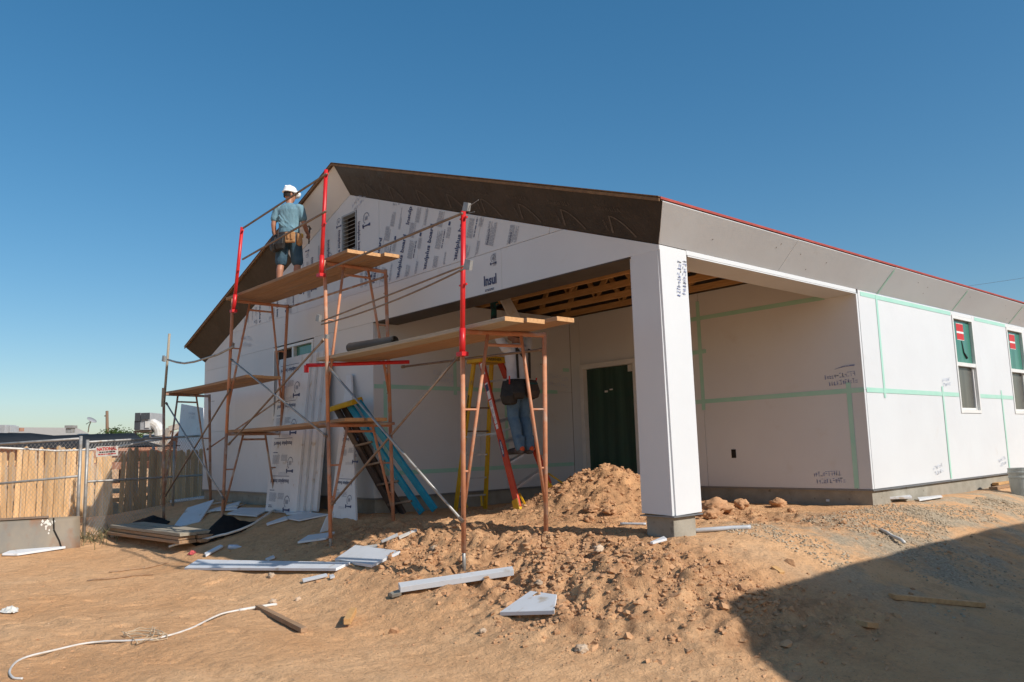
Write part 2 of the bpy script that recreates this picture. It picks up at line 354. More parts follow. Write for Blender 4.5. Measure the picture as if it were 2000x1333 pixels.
def put_lines(mb, o, u, v, a, b, rows, rnd, fill=.62):
    """illegible small print: rows of broken word strokes"""
    o, u, v = Vector(o), Vector(u), Vector(v); rh = b/rows
    for r in range(rows):
        x = 0; end = a*(1 if rnd.random() < .75 else rnd.uniform(.4, .9))
        while x < end-.004:
            wd = min(rnd.uniform(.6, 2.6)*rh, end-x); quad(mb, o+u*x+v*(r*rh), u, v, wd, rh*fill); x += wd+rh*.4
def put_stamp(mb, c, ang, length, rnd, u, v, flip=1):
    """two lines of smudged blue stencil strokes"""
    c, u, v = Vector(c), Vector(u), Vector(v); U = u*math.cos(ang)+v*math.sin(ang); W_ = -u*math.sin(ang)+v*math.cos(ang)
    hgt = length*.15
    for row in (0, 1):
        x = -length/2+row*length*.1
        while x < length/2-hgt*.4+row*length*.06:
            wd = hgt*rnd.uniform(.35, .6); y = -row*hgt*1.5
            for k in range(rnd.choice((2, 2, 3))):
                q = rnd.random()
                if q < .5: quad(mb, c+U*(x+rnd.uniform(0, wd*.7))+W_*y, U, W_, hgt*.13, hgt*rnd.uniform(.6, 1))
                else: quad(mb, c+U*x+W_*(y+rnd.choice((0, .42, .84))*hgt), U, W_, wd, hgt*.14)
            x += wd+hgt*.13
def put_emblem(mb, c, u, v, s):
    """tower-like blot beside a ring"""
    c, u, v = Vector(c), Vector(u), Vector(v)
    def P(a, b): return c+u*(a*s)+v*(b*s)
    mb.add([P(-.50, -.5), P(-.28, -.5), P(-.30, -.3), P(-.48, -.3)], [(0, 1, 2, 3)])
    mb.add([P(-.45, -.3), P(-.33, -.3), P(-.35, .35), P(-.43, .35)], [(0, 1, 2, 3)])
    mb.add([P(-.55, .28), P(-.22, .34), P(-.28, .5), P(-.5, .46)], [(0, 1, 2, 3)])
    for k in range(3, 15):
        a0 = -2.6+k*.36; a1 = a0+.30
        mb.add([P(.12+.38*math.cos(a0), .38*math.sin(a0)), P(.12+.38*math.cos(a1), .38*math.sin(a1)), P(.12+.33*math.cos(a1), .33*math.sin(a1)), P(.12+.33*math.cos(a0), .33*math.sin(a0))], [(0, 1, 2, 3)])
    for k in range(3): quad(mb, P(-.02, -.15+.13*k), u, v, .26*s, .05*s)

# ================================================================ GROUND
def axis(lo, hi, step, far):
    a = list(np.arange(lo, hi+1e-6, step)); s = step; x = a[0]; left = []
    while x > -far: s *= 1.22; x -= s; left.append(x)
    s = step; x = a[-1]; right = []
    while x < far: s *= 1.22; x += s; right.append(x)
    return np.array(left[::-1]+a+right)
xs = axis(-14.2, 4.0, .027, 900); ys = axis(-5.2, 4.2, .027, 900)
gx, gy = np.meshgrid(xs, ys, indexing='ij'); gz = H(gx, gy)
me = bpy.data.meshes.new('ground'); nx, ny = len(xs), len(ys)
co = np.stack([gx, gy, gz], -1).reshape(-1, 3)
ii = np.arange(nx*ny).reshape(nx, ny)
fa = np.stack([ii[:-1, :-1], ii[1:, :-1], ii[1:, 1:], ii[:-1, 1:]], -1).reshape(-1, 4)
me.vertices.add(len(co)); me.vertices.foreach_set('co', co.ravel())
me.loops.add(fa.size); me.loops.foreach_set('vertex_index', fa.ravel().astype(np.int32))
me.polygons.add(len(fa)); me.polygons.foreach_set('loop_start', (np.arange(len(fa))*4).astype(np.int32)); me.polygons.foreach_set('loop_total', np.full(len(fa), 4, np.int32))
me.polygons.foreach_set('use_smooth', np.ones(len(fa), bool)); me.update(); me.validate(); me.materials.append(M['dirt'])
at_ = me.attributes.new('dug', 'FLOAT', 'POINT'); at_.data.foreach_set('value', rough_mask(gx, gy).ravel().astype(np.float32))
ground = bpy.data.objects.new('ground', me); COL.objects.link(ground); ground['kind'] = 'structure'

# loose clods over the heaps and crumbs over the flat
rc = random.Random(11); cl = MB(); rn_ = np.random.RandomState(5)
N_ = 170000; cx_ = rn_.uniform(-9, 3.4, N_); cy_ = rn_.uniform(-5.2, 3.6, N_); rm_ = rough_mask(cx_, cy_); pat = vnoise(cx_*1.7+40, cy_*1.7)+.5*vnoise(cx_*.6, cy_*.6+9)
ok = rn_.rand(N_) < (.03+.95*rm_**1.2)*np.clip(.5+2.4*pat, .04, 1.6)
ok &= ~((cx_ < -4.95) & (cy_ > -.1)); ok &= ~((cx_ > -.5) & (cx_ < .1) & (cy_ > -.1) & (cy_ < .5))
cx_, cy_, rm_ = cx_[ok], cy_[ok], rm_[ok]; cr_ = np.minimum(.004+.0062*rn_.exponential(1., len(cx_))*(.35+rm_), .045); cz_ = H(cx_, cy_)
for x, y, z, r_ in zip(cx_, cy_, cz_, cr_): cl.ico((x, y, z+r_*.05), r_, (1, rc.uniform(.7, 1.3), rc.uniform(.5, .85)), .42, rc)
N_ = 34000; cx_ = rn_.uniform(-5, 2.2, N_); cy_ = rn_.uniform(-2.6, 3.4, N_); rm_ = rough_mask(cx_, cy_); ok = rn_.rand(N_) < .45*rm_**1.4; ok &= ~((cx_ > -.5) & (cx_ < .1) & (cy_ > -.1) & (cy_ < .5)); cx_, cy_ = cx_[ok], cy_[ok]; cz_ = H(cx_, cy_)
for x, y, z in zip(cx_, cy_, cz_):
    r_ = min(.008+.0075*rc.expovariate(1.), .05); cl.ico((x, y, z-r_*.1), r_, (1, rc.uniform(.6, 1.4), rc.uniform(.5, .9)), .5, rc)
o = cl.build('dirt_clods', 'clod'); tag(o, 'loose brown dirt clods and crumbs strewn over the heaps', 'dirt clods', kind='stuff')
gv = MB()
N_ = 9000; cx_ = np.abs(rn_.normal(.75, .6, N_)); cy_ = rn_.uniform(.6, 9, N_); ok = (cx_ < 2.2) & (vnoise(cx_*1.3, cy_*1.3) > -.05); cx_, cy_ = cx_[ok], cy_[ok]; cz_ = H(cx_, cy_)
for x, y, z in zip(cx_, cy_, cz_):
    r_ = rc.uniform(.005, .016); gv.ico((x, y, z+r_*.2), r_, (1, 1, .7), .35, rc)
o = gv.build('gravel', 'gravel'); tag(o, 'grey gravel spread on the dirt beside the white side wall', 'gravel', kind='stuff')
def rock(px, py, r, label, m='clod', up_=.35, name='dirt_lump', cat='dirt lump', group=None, seed=1):
    rr = random.Random(seed); p = G(px, py); b = bmesh.new(); bmesh.ops.create_icosphere(b, subdivisions=4, radius=1)
    sx, sy, sz = rr.uniform(.8, 1.15), rr.uniform(.8, 1.15), rr.uniform(.6, .85)
    from mathutils import noise as mn
    for v in b.verts:
        q = v.co+Vector((seed*3.1, seed*1.7, 0)); k = .85+.42*mn.noise(q*1.3)+.30*abs(mn.noise(q*2.9))+.16*mn.noise(q*6.5)+.07*mn.noise(q*15)
        c_ = v.co.copy(); c_.z = max(c_.z, -.55); v.co = Vector((c_.x*sx, c_.y*sy, c_.z*sz))*(r*k)
    m_ = bpy.data.meshes.new(name); b.to_mesh(m_); b.free(); m_.materials.append(M[m])
    m_.polygons.foreach_set('use_smooth', [True]*len(m_.polygons))
    o_ = bpy.data.objects.new(name, m_); COL.objects.link(o_); o_.location = (p.x, p.y, hz(p.x, p.y)+r*up_)
    return tag(o_, label, cat, group)
rock(1398, 1003, .17, 'largest dirt lump right behind the white column foot', seed=2)
rock(1385, 1012, .09, 'small dirt lump leaning on the largest lump behind the column', seed=3)
rock(1448, 992, .10, 'middle dirt lump between the column and the lone round lump', seed=4)
rock(1372, 1008, .07, 'dark little dirt lump tucked beside the column foot', seed=5)
rock(1520, 990, .10, 'lone round dirt lump under the long dark stem wall', seed=6)
rock(1545, 1001, .05, 'little flat dirt lump right of the lone round lump', seed=7)
rock(1155, 1000, .085, 'pale rounded rock at the foot of the patio dirt heap', seed=8)
rock(1190, 1003, .08, 'second pale rock at the heap foot nearer the column', seed=9)
rock(1150, 1018, .07, 'brown lump in shade under the patio dirt heap', seed=10)
rock(848, 1075, .045, 'pale smooth stone on the bank left of the front scaffold leg', 'stone', name='stone', cat='stone', seed=12)
rock(533, 1178, .035, 'grey stone behind the end of the white hose', 'stone', name='stone', cat='stone', seed=13)
rock(582, 1173, .03, 'pale stone right of the hose end', 'stone', name='stone', cat='stone', seed=14)
rock(530, 1128, .045, 'light stone under the long white foam strip', 'stone', name='stone', cat='stone', seed=15)
rock(944, 1236, .03, 'single pale stone on the bare dirt below the foam strip', 'stone', name='stone', cat='stone', seed=16)
rock(1170, 1077, .045, 'grey stone on the rough bank left of the concrete pier', 'stone', name='stone', cat='stone', seed=17)
rock(1052, 1141, .035, 'pale stone beside the right end of the narrow foam strip', 'stone', name='stone', cat='stone', seed=18)
rock(1135, 1270, .045, 'half buried flat stone in the front middle dirt', 'stone', name='stone', cat='stone', up_=.1, seed=19)

# ================================================================ HOUSE
W = 11.4321; XB = 5.0866; DP = 3.95; HE = 2.5005; HB = 2.45; SL = .3464; RA = .2726; RB = .275; DZ = .300; YE = 17.0; T = .04
ZR = HE+SL*W/2; ZC = HE+DZ; ZT = 2.84
def zin(x): return HE+SL*(W/2-abs(x+W/2))
house = thing('house', 'unfinished single-storey house clad in white foam board with low gable roof', 'house', (-W/2, 6, 0))
def part(mb, name, m, parent=None, **k): return mb.build(name, m, parent or house, **k)
def clip(poly, a, b, c):
    """keep a*x+b*z<=c"""
    out = []
    for i in range(len(poly)):
        p, q = poly[i], poly[(i+1) % len(poly)]; dp = a*p[0]+b*p[1]-c; dq = a*q[0]+b*q[1]-c
        if dp <= 0: out.append(p)
        if (dp < 0 < dq) or (dq < 0 < dp): t = dp/(dp-dq); out.append((p[0]+(q[0]-p[0])*t, p[1]+(q[1]-p[1])*t))
    return out
def under_roof(poly):
    p = clip(poly, SL, 1, HE-.006)              # right slope: z <= HE - SL*x
    return clip(p, -SL, 1, HE+SL*W-.006)        # left slope
rj = random.Random(5)
def fboard(x0, x1, z0, z1, gap=.0014):
    p = under_roof([(x0+gap, z0+gap), (x1-gap, z0+gap), (x1-gap, z1-gap), (x0+gap, z1-gap)])
    if len(p) < 3: return None
    j = rj.uniform(0, .003)
    return part(MB().prism([(x, -j, z) for x, z in p], (0, T, 0)), 'foam_board', 'foam', bevel=.0015)
WX0, WX1, WZ0, WZ1 = -8.29, -6.85, 1.22, 2.43
# left of patio, lower rows (window opening left free)
FB = []
for a in [(-W, -8.99, 0, 1.10), (-8.99, WX0, 0, 1.10), (WX0, WX1, 0, 1.10), (WX1, -XB, 0, 1.10), (-W, -9.9, 1.10, 2.32), (-9.9, WX0, 1.10, 2.45), (WX0, WX1, 1.10, WZ0), (WX1, -XB, 1.10, 2.45), (-W, -9.9, 2.32, 2.93), (-9.9, -7.5, 2.45, 2.93), (-7.5, -XB, 2.45, 2.93)]: FB.append(fboard(*a))
# header over the patio
for a in [(-XB, -2.95, HB, 2.93), (-2.95, -2.28, HB, 2.93), (-2.28, 0, HB, 2.93)]: FB.append(fboard(*a))
hdr_print = FB[-2]
# gable field, upright boards left of the seam
left_b = [fboard(*a) for a in [(-11, -8.6, 2.93, 4.6), (-8.6, -7.4, 2.93, 4.6), (-7.4, -6.18, 2.93, 4.6), (-6.18, -5.96, 2.93, 4.6), (-5.96, -5.52, 2.93, 3.60), (-5.96, -5.52, 4.20, 4.6), (-5.52, -4.91, 2.93, 4.6)]]
# right of the seam the boards follow the rake
ang = -math.atan(SL); ur = V(math.cos(ang), 0, math.sin(ang)); vr = V(-math.sin(ang), 0, math.cos(ang))
right_b = []
def rboard(u0, u1, v0, v1):
    o_ = V(-4.91, 0, zin(-4.91))
    pts = [o_+ur*a+vr*b for a, b in ((u0+.003, v0), (u1-.003, v0), (u1-.003, v1), (u0+.003, v1))]
    p = [(q.x, q.z) for q in pts]; p = clip(p, 0, -1, -2.933); p = clip(p, -1, 0, 4.907); p = under_roof(p)
    if len(p) < 3: return None
    b = part(MB().prism([(x, rj.uniform(-.003, 0)*0-.002, z) for x, z in p], (0, T, 0)), 'foam_board', 'foam', bevel=.003); right_b.append(b); return b
for a in [(-1, 1.22), (1.22, 2.44), (2.44, 3.66), (3.66, 4.95)]: rboard(a[0], a[1], -3, .01)
# structural wall behind the boards
s = MB()
def slab(poly, y0=T+.004, y1=.16): s.prism([(x, y0, z) for x, z in poly], (0, y1-y0, 0))
slab([(-W+.05, 0), (WX0-.02, 0), (WX0-.02, 2.46), (-W+.05, 2.46)]); slab([(WX0-.02, 0), (WX1+.02, 0), (WX1+.02, WZ0-.02), (WX0-.02, WZ0-.02)]); slab([(WX1+.02, 0), (-XB-.06, 0), (-XB-.06, 2.46), (WX1+.02, 2.46)])
g = under_roof([(-W+.05, 2.463), (-.05, 2.463), (-.05, 5), (-W+.05, 5)])
for (xa, xb2) in ((-W+.05, -5.97), (-5.51, -.05)): slab(clip(clip(g, 1, 0, xb2), -1, 0, -xa))
slab(clip(clip(clip(g, 1, 0, -5.51), -1, 0, 5.97), 0, 1, 3.59)); slab(clip(clip(clip(g, 1, 0, -5.51), -1, 0, 5.97), 0, -1, -4.21))
part(s, 'wall_frame', 'osb')
# louvre vent in the gable
vt = part(MB().box((-5.955, .09, 3.605), (-5.525, .12, 4.195)), 'vent', 'dark_gap')
f = MB(); [f.box(a, b) for a, b in [((-5.955, -.012, 3.605), (-5.93, .09, 4.195)), ((-5.55, -.012, 3.605), (-5.525, .09, 4.195)), ((-5.93, -.012, 4.17), (-5.55, .09, 4.195)), ((-5.93, -.012, 3.605), (-5.55, .09, 3.625))]]
part(f, 'vent_frame', 'louvre', vt)
for k in range(9):
    z = 3.66+k*.06; part(MB().bar((-5.925, .03, z), (-5.555, .03, z), .07, .006, side=(0, 1, .55)), 'slat', 'louvre', vt)
# facade window behind the leaning boards
wn = part(MB().box((WX0+.01, .075, WZ0+.01), (WX1-.01, .085, WZ1-.01)), 'window', 'dark_gap')
part(MB().box((-7.53, .05, WZ0+.05), (WX1-.05, .07, WZ1-.05)), 'pane', 'film_green', wn)
f = MB(); [f.box(a, b) for a, b in [((WX0+.005, -.015, WZ0+.005), (WX0+.05, .07, WZ1-.005)), ((WX1-.05, -.015, WZ0+.005), (WX1-.005, .07, WZ1-.005)), ((WX0+.05, -.015, WZ1-.05), (WX1-.05, .07, WZ1-.005)), ((WX0+.05, -.015, WZ0+.005), (WX1-.05, .07, WZ0+.05)), ((-7.60, -.005, WZ0+.05), (-7.54, .07, WZ1-.05))]]
part(f, 'window_frame', 'vinyl', wn)

# print on the boards
NU = V(1, 0, 0); NV = V(0, 0, 1); YF = -.0065
def keep(mb, test):
    """drop the faces of flat print that would lie off the board"""
    fs = [f for f in mb.f if all(test(*mb.v[i]) for i in f)]
    used = sorted({i for f in fs for i in f}); mp = {i: k for k, i in enumerate(used)}
    mb.v = [mb.v[i] for i in used]; mb.f = [tuple(mp[i] for i in f) for f in fs]; mb.mi = [0]*len(fs); return mb
def on_gable(x, y, z): return z > 2.945 and z < zin(x)-.012
def strip(board, o_, u, v, sz=1., rnd=random.Random(1), parts=('word', 'small', 'emb')):
    """one repeat of the maker's print: word runs along u, print columns stack along v (downwards)"""
    o_ = Vector(o_); par = board
    nb = MB(); gb = MB(); kb = MB()
    if 'word' in parts:
        put_text(nb, 'Insulplus board', o_, u, v, .64*sz, .105*sz, bold=.03); quad(gb, o_-v*.028*sz, u, v, .62*sz, .009*sz)
    if 'small' in parts:
        put_lines(gb, o_+u*.05*sz-v*.20*sz, u, v, .20*sz, .10*sz, 6, rnd); put_lines(gb, o_+u*.34*sz-v*.20*sz, u, v, .24*sz, .12*sz, 6, rnd)
        put_lines(gb, o_+u*.62*sz-v*.16*sz, u, v, .20*sz, .14*sz, 8, rnd, .75)
        put_lines(kb, o_+u*.36*sz-v*.245*sz, u, v, .24*sz, .024*sz, 1, rnd)
        quad(kb, o_+u*.66*sz-v*.33*sz, u, v, .05*sz, .04*sz); put_lines(gb, o_+u*.5*sz-v*.36*sz, u, v, .14*sz, .08*sz, 5, rnd)
        put_lines(gb, o_+u*.03*sz-v*.37*sz, u, v, .3*sz, .05*sz, 3, rnd, .8)
    if 'emb' in parts: put_emblem(kb, o_-u*.12*sz-v*.16*sz, u, v, .16*sz)
    keep(kb, on_gable)
    if kb.f: part(kb, 'small_print', 'navy_print', board)
    return nb, gb
rp = random.Random(21)
oR = V(-4.91, YF, zin(-4.91))
for i, uo in enumerate((.20, .80, 1.40, 2.02)):
    # word reads upwards across the slope, foot on the row below
    base = oR+ur*(uo+.10)+vr*(-(.34+.98)+.0)
    lowest = (2.95-base.z)/vr.z
    o_ = base+vr*max(lowest, 0.)+vr*(-.04 if i else .05)
    bd = right_b[min(i*2//3, len(right_b)-1)]
    nb, gb = strip(bd, o_, vr, -ur, 1., rp)
    keep(nb, on_gable); keep(gb, on_gable)
    if nb.f: part(nb, 'lettering', 'navy_print', bd)
    if gb.f: part(gb, 'small_print', 'grey_print', bd)
    nb, gb = strip(bd, o_+vr*.78+ur*.02, vr, -ur, 1., rp, ('small', 'word') if i else ('small',)); keep(nb, on_gable); keep(gb, on_gable)
    if nb.f and i in (1, 3): part(nb, 'lettering', 'navy_print', bd)
    if gb.f: part(gb, 'small_print', 'grey_print', bd)
for k, uo in enumerate((2.75, 3.15)):
    gb = MB(); nb = MB(); o_ = oR+ur*uo-vr*.33
    put_lines(gb, o_, vr, -ur, .28, .16, 9, rp, .75); put_lines(nb, o_-ur*.10, vr, -ur, .2, .03, 2, rp); keep(gb, on_gable); keep(nb, on_gable)
    if gb.f: part(gb, 'small_print', 'grey_print', right_b[2])
    if nb.f: part(nb, 'small_print', 'navy_print', right_b[2])
# upright boards round the vent: words read downwards
for (xo, zo, bi, prt) in ((-5.50, 4.00, 6, ('word',)), (-6.08, 4.00, 3, ('word',)), (-6.42, 3.92, 2, ('word', 'small')), (-6.95, 3.75, 2, ('word', 'small', 'emb')), (-7.6, 3.55, 1, ('word', 'small')), (-8.2, 3.40, 1, ('word', 'small', 'emb')), (-8.9, 3.3, 0, ('small', 'word')), (-9.25, 3.22, 0, ('small',))):
    nb, gb = strip(left_b[bi], (xo, YF, zo), V(0, 0, -1), V(1, 0, 0), .78, rp, prt); keep(nb, on_gable); keep(gb, on_gable)
    if nb.f: part(nb, 'lettering', 'navy_print', left_b[bi])
    if gb.f: part(gb, 'small_print', 'grey_print', left_b[bi])
for (x, z, bi, s_) in ((-5.25, 3.98, 6, .22), (-6.05, 4.12, 3, .15), (-6.33, 3.62, 2, .18), (-6.85, 3.3, 2, .2), (-5.2, 3.2, 6, .2)):
    nb = MB(); put_emblem(nb, (x, YF, z), V(0, 0, 1), V(-1, 0, 0), s_); part(nb, 'emblem', 'navy_print', left_b[bi])
gb = MB()
for x in (-5.42, -5.30, -5.12): put_lines(gb, (x, YF, 3.0), V(0, 0, 1), V(1, 0, 0), .45, .07, 4, rp, .7)
part(gb, 'small_print', 'grey_print', left_b[6])
# the cut-off word on the header piece
nb = MB(); put_text(nb, 'Insul', (-2.60, YF, 2.535), NU, NV, .23, .125, bold=.03); kb = MB(); put_lines(kb, (-2.58, YF, 2.47), NU, NV, .16, .03, 2, rp); put_emblem(kb, (-2.42, YF, 2.83), V(0, 0, 1), V(-1, 0, 0), .12); part(kb, 'small_print', 'navy_print', hdr_print)
part(nb, 'lettering', 'navy_print', hdr_print)
gb = MB(); put_lines(gb, (-2.37, YF, 2.75), V(0, 0, 1), V(-1, 0, 0), .15, .06, 4, rp); part(gb, 'small_print', 'grey_print', hdr_print)
# faint stamps on the plain facade boards
def stamp(c, ang_, ln, u, v, par, m='blue_stamp', seed=1):
    b = MB(); put_stamp(b, c, ang_, ln, random.Random(seed), u, v); return part(b, 'stamp', m, par)
p = SY(480, 665, YF); stamp(p, -.15, .5, NU, NV, FB[8], 'faint_stamp', 3)
p = SY(700, 392, YF); stamp(p, .35, .38, NU, NV, left_b[6], 'faint_stamp', 4)
p = SY(413, 785, YF); b = MB(); put_lines(b, p, NU, NV, .16, .012, 1, rp); part(b, 'stamp', 'black_ink', FB[0])

# rake soffits: black felt right, felt and one new foam board left
def rk(x, t):   # point on a rake soffit: t=0 at the wall, 1 at the roof edge
    if x > -W/2:
        zi, zo = HE-SL*x, ZC+SL*(RB-x)
    else:
        zi, zo = HE+SL*(x+W), ZC+SL*(x+W+RB)
    return V(x, -RA*t, zi+(zo-zi)*t)
def soff(x0, x1, name, m, end0=None, end1=None, n=1, th=.012):
    a0 = rk(x0, 0); b0 = rk(x1, 0); a1 = rk(x0, 1) if end0 is None else Vector(end0); b1 = rk(x1, 1) if end1 is None else Vector(end1)
    nm = (b0-a0).cross(a1-a0).normalized(); nm = nm if nm.y < 0 else -nm
    return part(MB().prism([a0, b0, b1, a1], -nm*th), name, m), nm
fr, nR = soff(-W/2+.002, -.002, 'felt_strip', 'felt', None, (RB-.002, -RA, ZC))
fl, nL = soff(-W, -7.6, 'felt_strip', 'felt', (-W-RB, -RA, ZC), None)
fb_, _ = soff(-7.6, -W/2-.002, 'soffit_board', 'foam', None, None, th=.03)
uF = V(math.cos(ang), 0, math.sin(ang)); vF = (rk(-3, 1)-rk(-3, 0)).normalized()
for k in range(8):
    fp = MB(); x = -5.25+k*.66; o_ = rk(x, .62)+nR*.004
    put_text(fp, 'Made in U.S.A.', o_, uF, vF, .36, .05, bold=.0)
    c = rk(x+.10, .10)+nR*.004
    def PP(a, b): return c+uF*a+vF*b
    fp.add([PP(-.02, 0), PP(.01, 0), PP(.06, .2), PP(.04, .2)], [(0, 1, 2, 3)])
    for q in range(6):
        t0, t1 = q/6, (q+1)/6
        e = lambda t: PP(.055+.26*t, .20-.20*t*t); e2 = lambda t: PP(.05+.24*t, .185-.20*t*t)
        fp.add([e2(t0), e2(t1), e(t1), e(t0)], [(0, 1, 2, 3)])
    put_lines(fp, PP(-.05, .02), vF, -uF, .12, .03, 2, rp)
    part(fp, 'lettering', 'felt_print', fr)
# eave soffit boards on the lit side and their tape
ev = V(RB, 0, DZ).normalized(); ne = V(DZ, 0, -RB).normalized()
seams = [-.004, 2.1, 4.54, 7.06, 9.56, 12., 14.5, YE]
for i in range(7):
    y0, y1 = seams[i]+.002, seams[i+1]-.002; yo = -RA if i == 0 else y0
    tl = rj.uniform(-.006, .010) if i < 6 else 0
    e0 = V(RB, yo, ZC); e1 = V(RB, y1, ZC)+ev*tl
    b = part(MB().prism([(0, y0, HE), (0, y1, HE), e1, e0], -ne*.03), 'soffit_board', 'foam', bevel=.004)
    dm = MB()
    for k in range(3):
        c = V(0, rj.uniform(y0+.2, y1-.2), HE)+ev*rj.uniform(.08, .34)+ne*.0015
        dm.path([c, c+ne*.0012], .007, 8)
    part(dm, 'nail_dent', 'steel_brown', b)
    if 0 < i: 
        pass
for y in (4.54, 7.06, 9.56, 12.):
    c = V(0, y, HE)+ne*.003; part(MB().prism([c+V(0, -.02, 0), c+V(0, .02, 0), c+V(0, .02, 0)+ev*.37, c+V(0, -.02, 0)+ev*.37], ne*.0015), 'tape', 'tape')
# left eave soffit (out of sight, closes the roof)
part(MB().prism([(-W, 0, HE), (-W, YE, HE), (-W-RB, YE, ZC), (-W-RB, -RA, ZC)], (0, 0, .02)), 'soffit_board', 'foam')
# roof deck
for sgn in (1, -1):
    xe = RB-.004 if sgn > 0 else -W-RB+.004; xr = -W/2; zr = ZC+SL*(W/2+RB)+.010; ze = ZC+.010
    rd = part(MB().prism([(xr, -RA-.03, zr), (xe, -RA-.03, ze), (xe, YE+.1, ze), (xr, YE+.1, zr)], (0, 0, .022)), 'roof', 'deck_edge')
    if sgn > 0:
        part(MB().box((xe+.001, -RA-.03, ze+.004), (xe+.010, YE, ze+.026)), 'drip_edge', 'red_edge', rd)
        part(MB().prism([(xr, -RA-.05, zr+.023), (xe-.002, -RA-.05, ze+.023), (xe-.002, YE, ze+.023), (xr, YE, zr+.023)], (0, 0, .008)), 'roof_felt', 'deck_edge', rd)
    else:
        part(MB().prism([(xr, -RA-.05, zr+.023), (xe-.02, -RA-.05, ze+.023), (xe-.02, YE, ze+.023), (xr, YE, zr+.023)], (0, 0, .008)), 'roof_felt', 'roof_brown', rd)
    part(MB().prism([(xr, -RA-.034, zr-.018), (xe, -RA-.034, ze-.018), (xe, -RA-.034, ze+.010), (xr, -RA-.034, zr+.010)], (0, -.014, 0)), 'rake_trim', 'deck_edge', rd)

# side wall, lit: boards with two windows
def notched(y0, y1, z0, z1, a, b, zc):
    g_ = .0015; return part(MB().prism([(0.001, y, z) for y, z in ((y0+g_, z0+g_), (y1-g_, z0+g_), (y1-g_, z1-g_), (b, z1-g_), (b, zc), (a, zc), (a, z1-g_), (y0+g_, z1-g_))], (-T, 0, 0)), 'foam_board', 'foam')
def sboard(y0, y1, z0, z1):
    g_ = .0015; return part(MB().box((-T, y0+g_, z0+g_), (rj.uniform(0, .003), y1-g_, z1-g_)), 'foam_board', 'foam', bevel=.003)
WY = [(7.01, 7.84), (9.38, 10.21)]; SZ0, SZ1 = .95, 2.44; ZM = 1.225
SB = []
for a in [(DP+.042, 6.39, 0, ZM), (11.3, 14, 0, ZM), (14, YE, 0, ZM),
          (DP+.042, 4.50, ZM, HE), (4.50, 7.01, ZM, HE), (7.84, 9.38, ZM, HE), (7.01, 7.84, SZ1, HE), (9.38, 10.21, SZ1, HE), (10.21, 12.5, ZM, HE), (12.5, YE, ZM, HE)]: SB.append(sboard(*a))
notched(6.39, 8.82, 0, ZM, 7.01, 7.84, SZ0); SBn = notched(8.82, 11.3, 0, ZM, 9.38, 10.21, SZ0)
def tape(lo, hi): part(MB().box(lo, hi), 'tape', 'tape')
TX = .0045
tape((TX, DP+.05, ZM-.03), (TX+.0012, 7.0, ZM+.03)); tape((TX, 7.85, ZM-.03), (TX+.0012, 9.37, ZM+.03)); tape((TX, 10.22, ZM-.03), (TX+.0012, 12.6, ZM+.03))
tape((TX, DP+.10, HE-.075), (TX+.0012, 6.98, HE-.02)); tape((TX, 7.95, HE-.075), (TX+.0012, 9.36, HE-.02))
for y, z0, z1 in ((4.50, ZM-.09, HE-.02), (6.39, .02, ZM+.11), (8.82, .02, ZM+.11)): tape((TX+.002, y-.026, z0), (TX+.0032, y+.026, z1))
for i, (y0, y1) in enumerate(WY):
    wn = part(MB().box((-.10, y0+.01, SZ0+.01), (-.09, y1-.01, SZ1-.01)), 'window', 'dark_gap')
    zm = SZ0+(SZ1-SZ0)*.50
    f = MB(); X0, X1 = -.088, .012
    for lo, hi in [((X0, y0+.004, SZ0+.004), (X1, y0+.045, SZ1-.004)), ((X0, y1-.045, SZ0+.004), (X1, y1-.004, SZ1-.004)), ((X0, y0+.045, SZ1-.05), (X1, y1-.045, SZ1-.004)), ((X0, y0+.045, SZ0+.004), (X1, y1-.045, SZ0+.05)), ((X0, y0+.045, zm-.028), (X1-.004, y1-.045, zm+.028))]: f.box(lo, hi)
    part(f, 'window_frame', 'vinyl', wn)
    part(MB().box((-.045, y0+.046, zm+.029), (-.035, y1-.046, SZ1-.051)), 'pane', 'film_green', wn)
    part(MB().box((-.065, y0+.046, SZ0+.051), (-.055, y1-.046, zm-.029)), 'pane', 'screen_grey', wn)
    f = MB()
    for lo, hi in [((-.054, y1-.085, SZ0+.051), (-.03, y1-.055, zm-.03)), ((-.054, y0+.05, SZ0+.055), (-.035, y1-.088, SZ0+.085))]: f.box(lo, hi)
    part(f, 'sash', 'vinyl', wn)
    st = MB(); ya = y0+.25; za = SZ1-.10
    st.box((-.034, ya, za-.26), (-.0335, ya+.28, za)); stk = part(st, 'sticker', 'sticker_red', wn)
    t_ = MB(); quad(t_, (-.033, ya+.0, za-.155), (0, 1, 0), (0, 0, 1), .28, .03); [quad(t_, (-.033, ya, za+dz_), (0, 1, 0), (0, 0, 1), .28, .006) for dz_ in (-.006, -.26)]
    put_lines(t_, (-.0326, ya+.03, za-.15), (0, 1, 0), (0, 0, 1), .2, .02, 1, rp); part(t_, 'sticker_print', 'white_ink', wn)
    if i == 0: part(MB().path([(-.033, ya+.16, za-.27), (-.033, ya+.20, za-.45), (-.033, ya+.30, SZ0+.86)], .012, 6, r_list=[.008, .016, .024]), 'strap', 'black_ink', wn)
for (px, py, a_, ln, m_, k) in ((1848, 745, .1, .30, 'faint_stamp', 1), (1833, 915, .15, .34, 'faint_stamp', 2), (1958, 900, .15, .34, 'faint_stamp', 3)):
    stamp(SX(px, py, .006), a_, ln, V(0, 1, 0), NV, SB[1], m_, k)
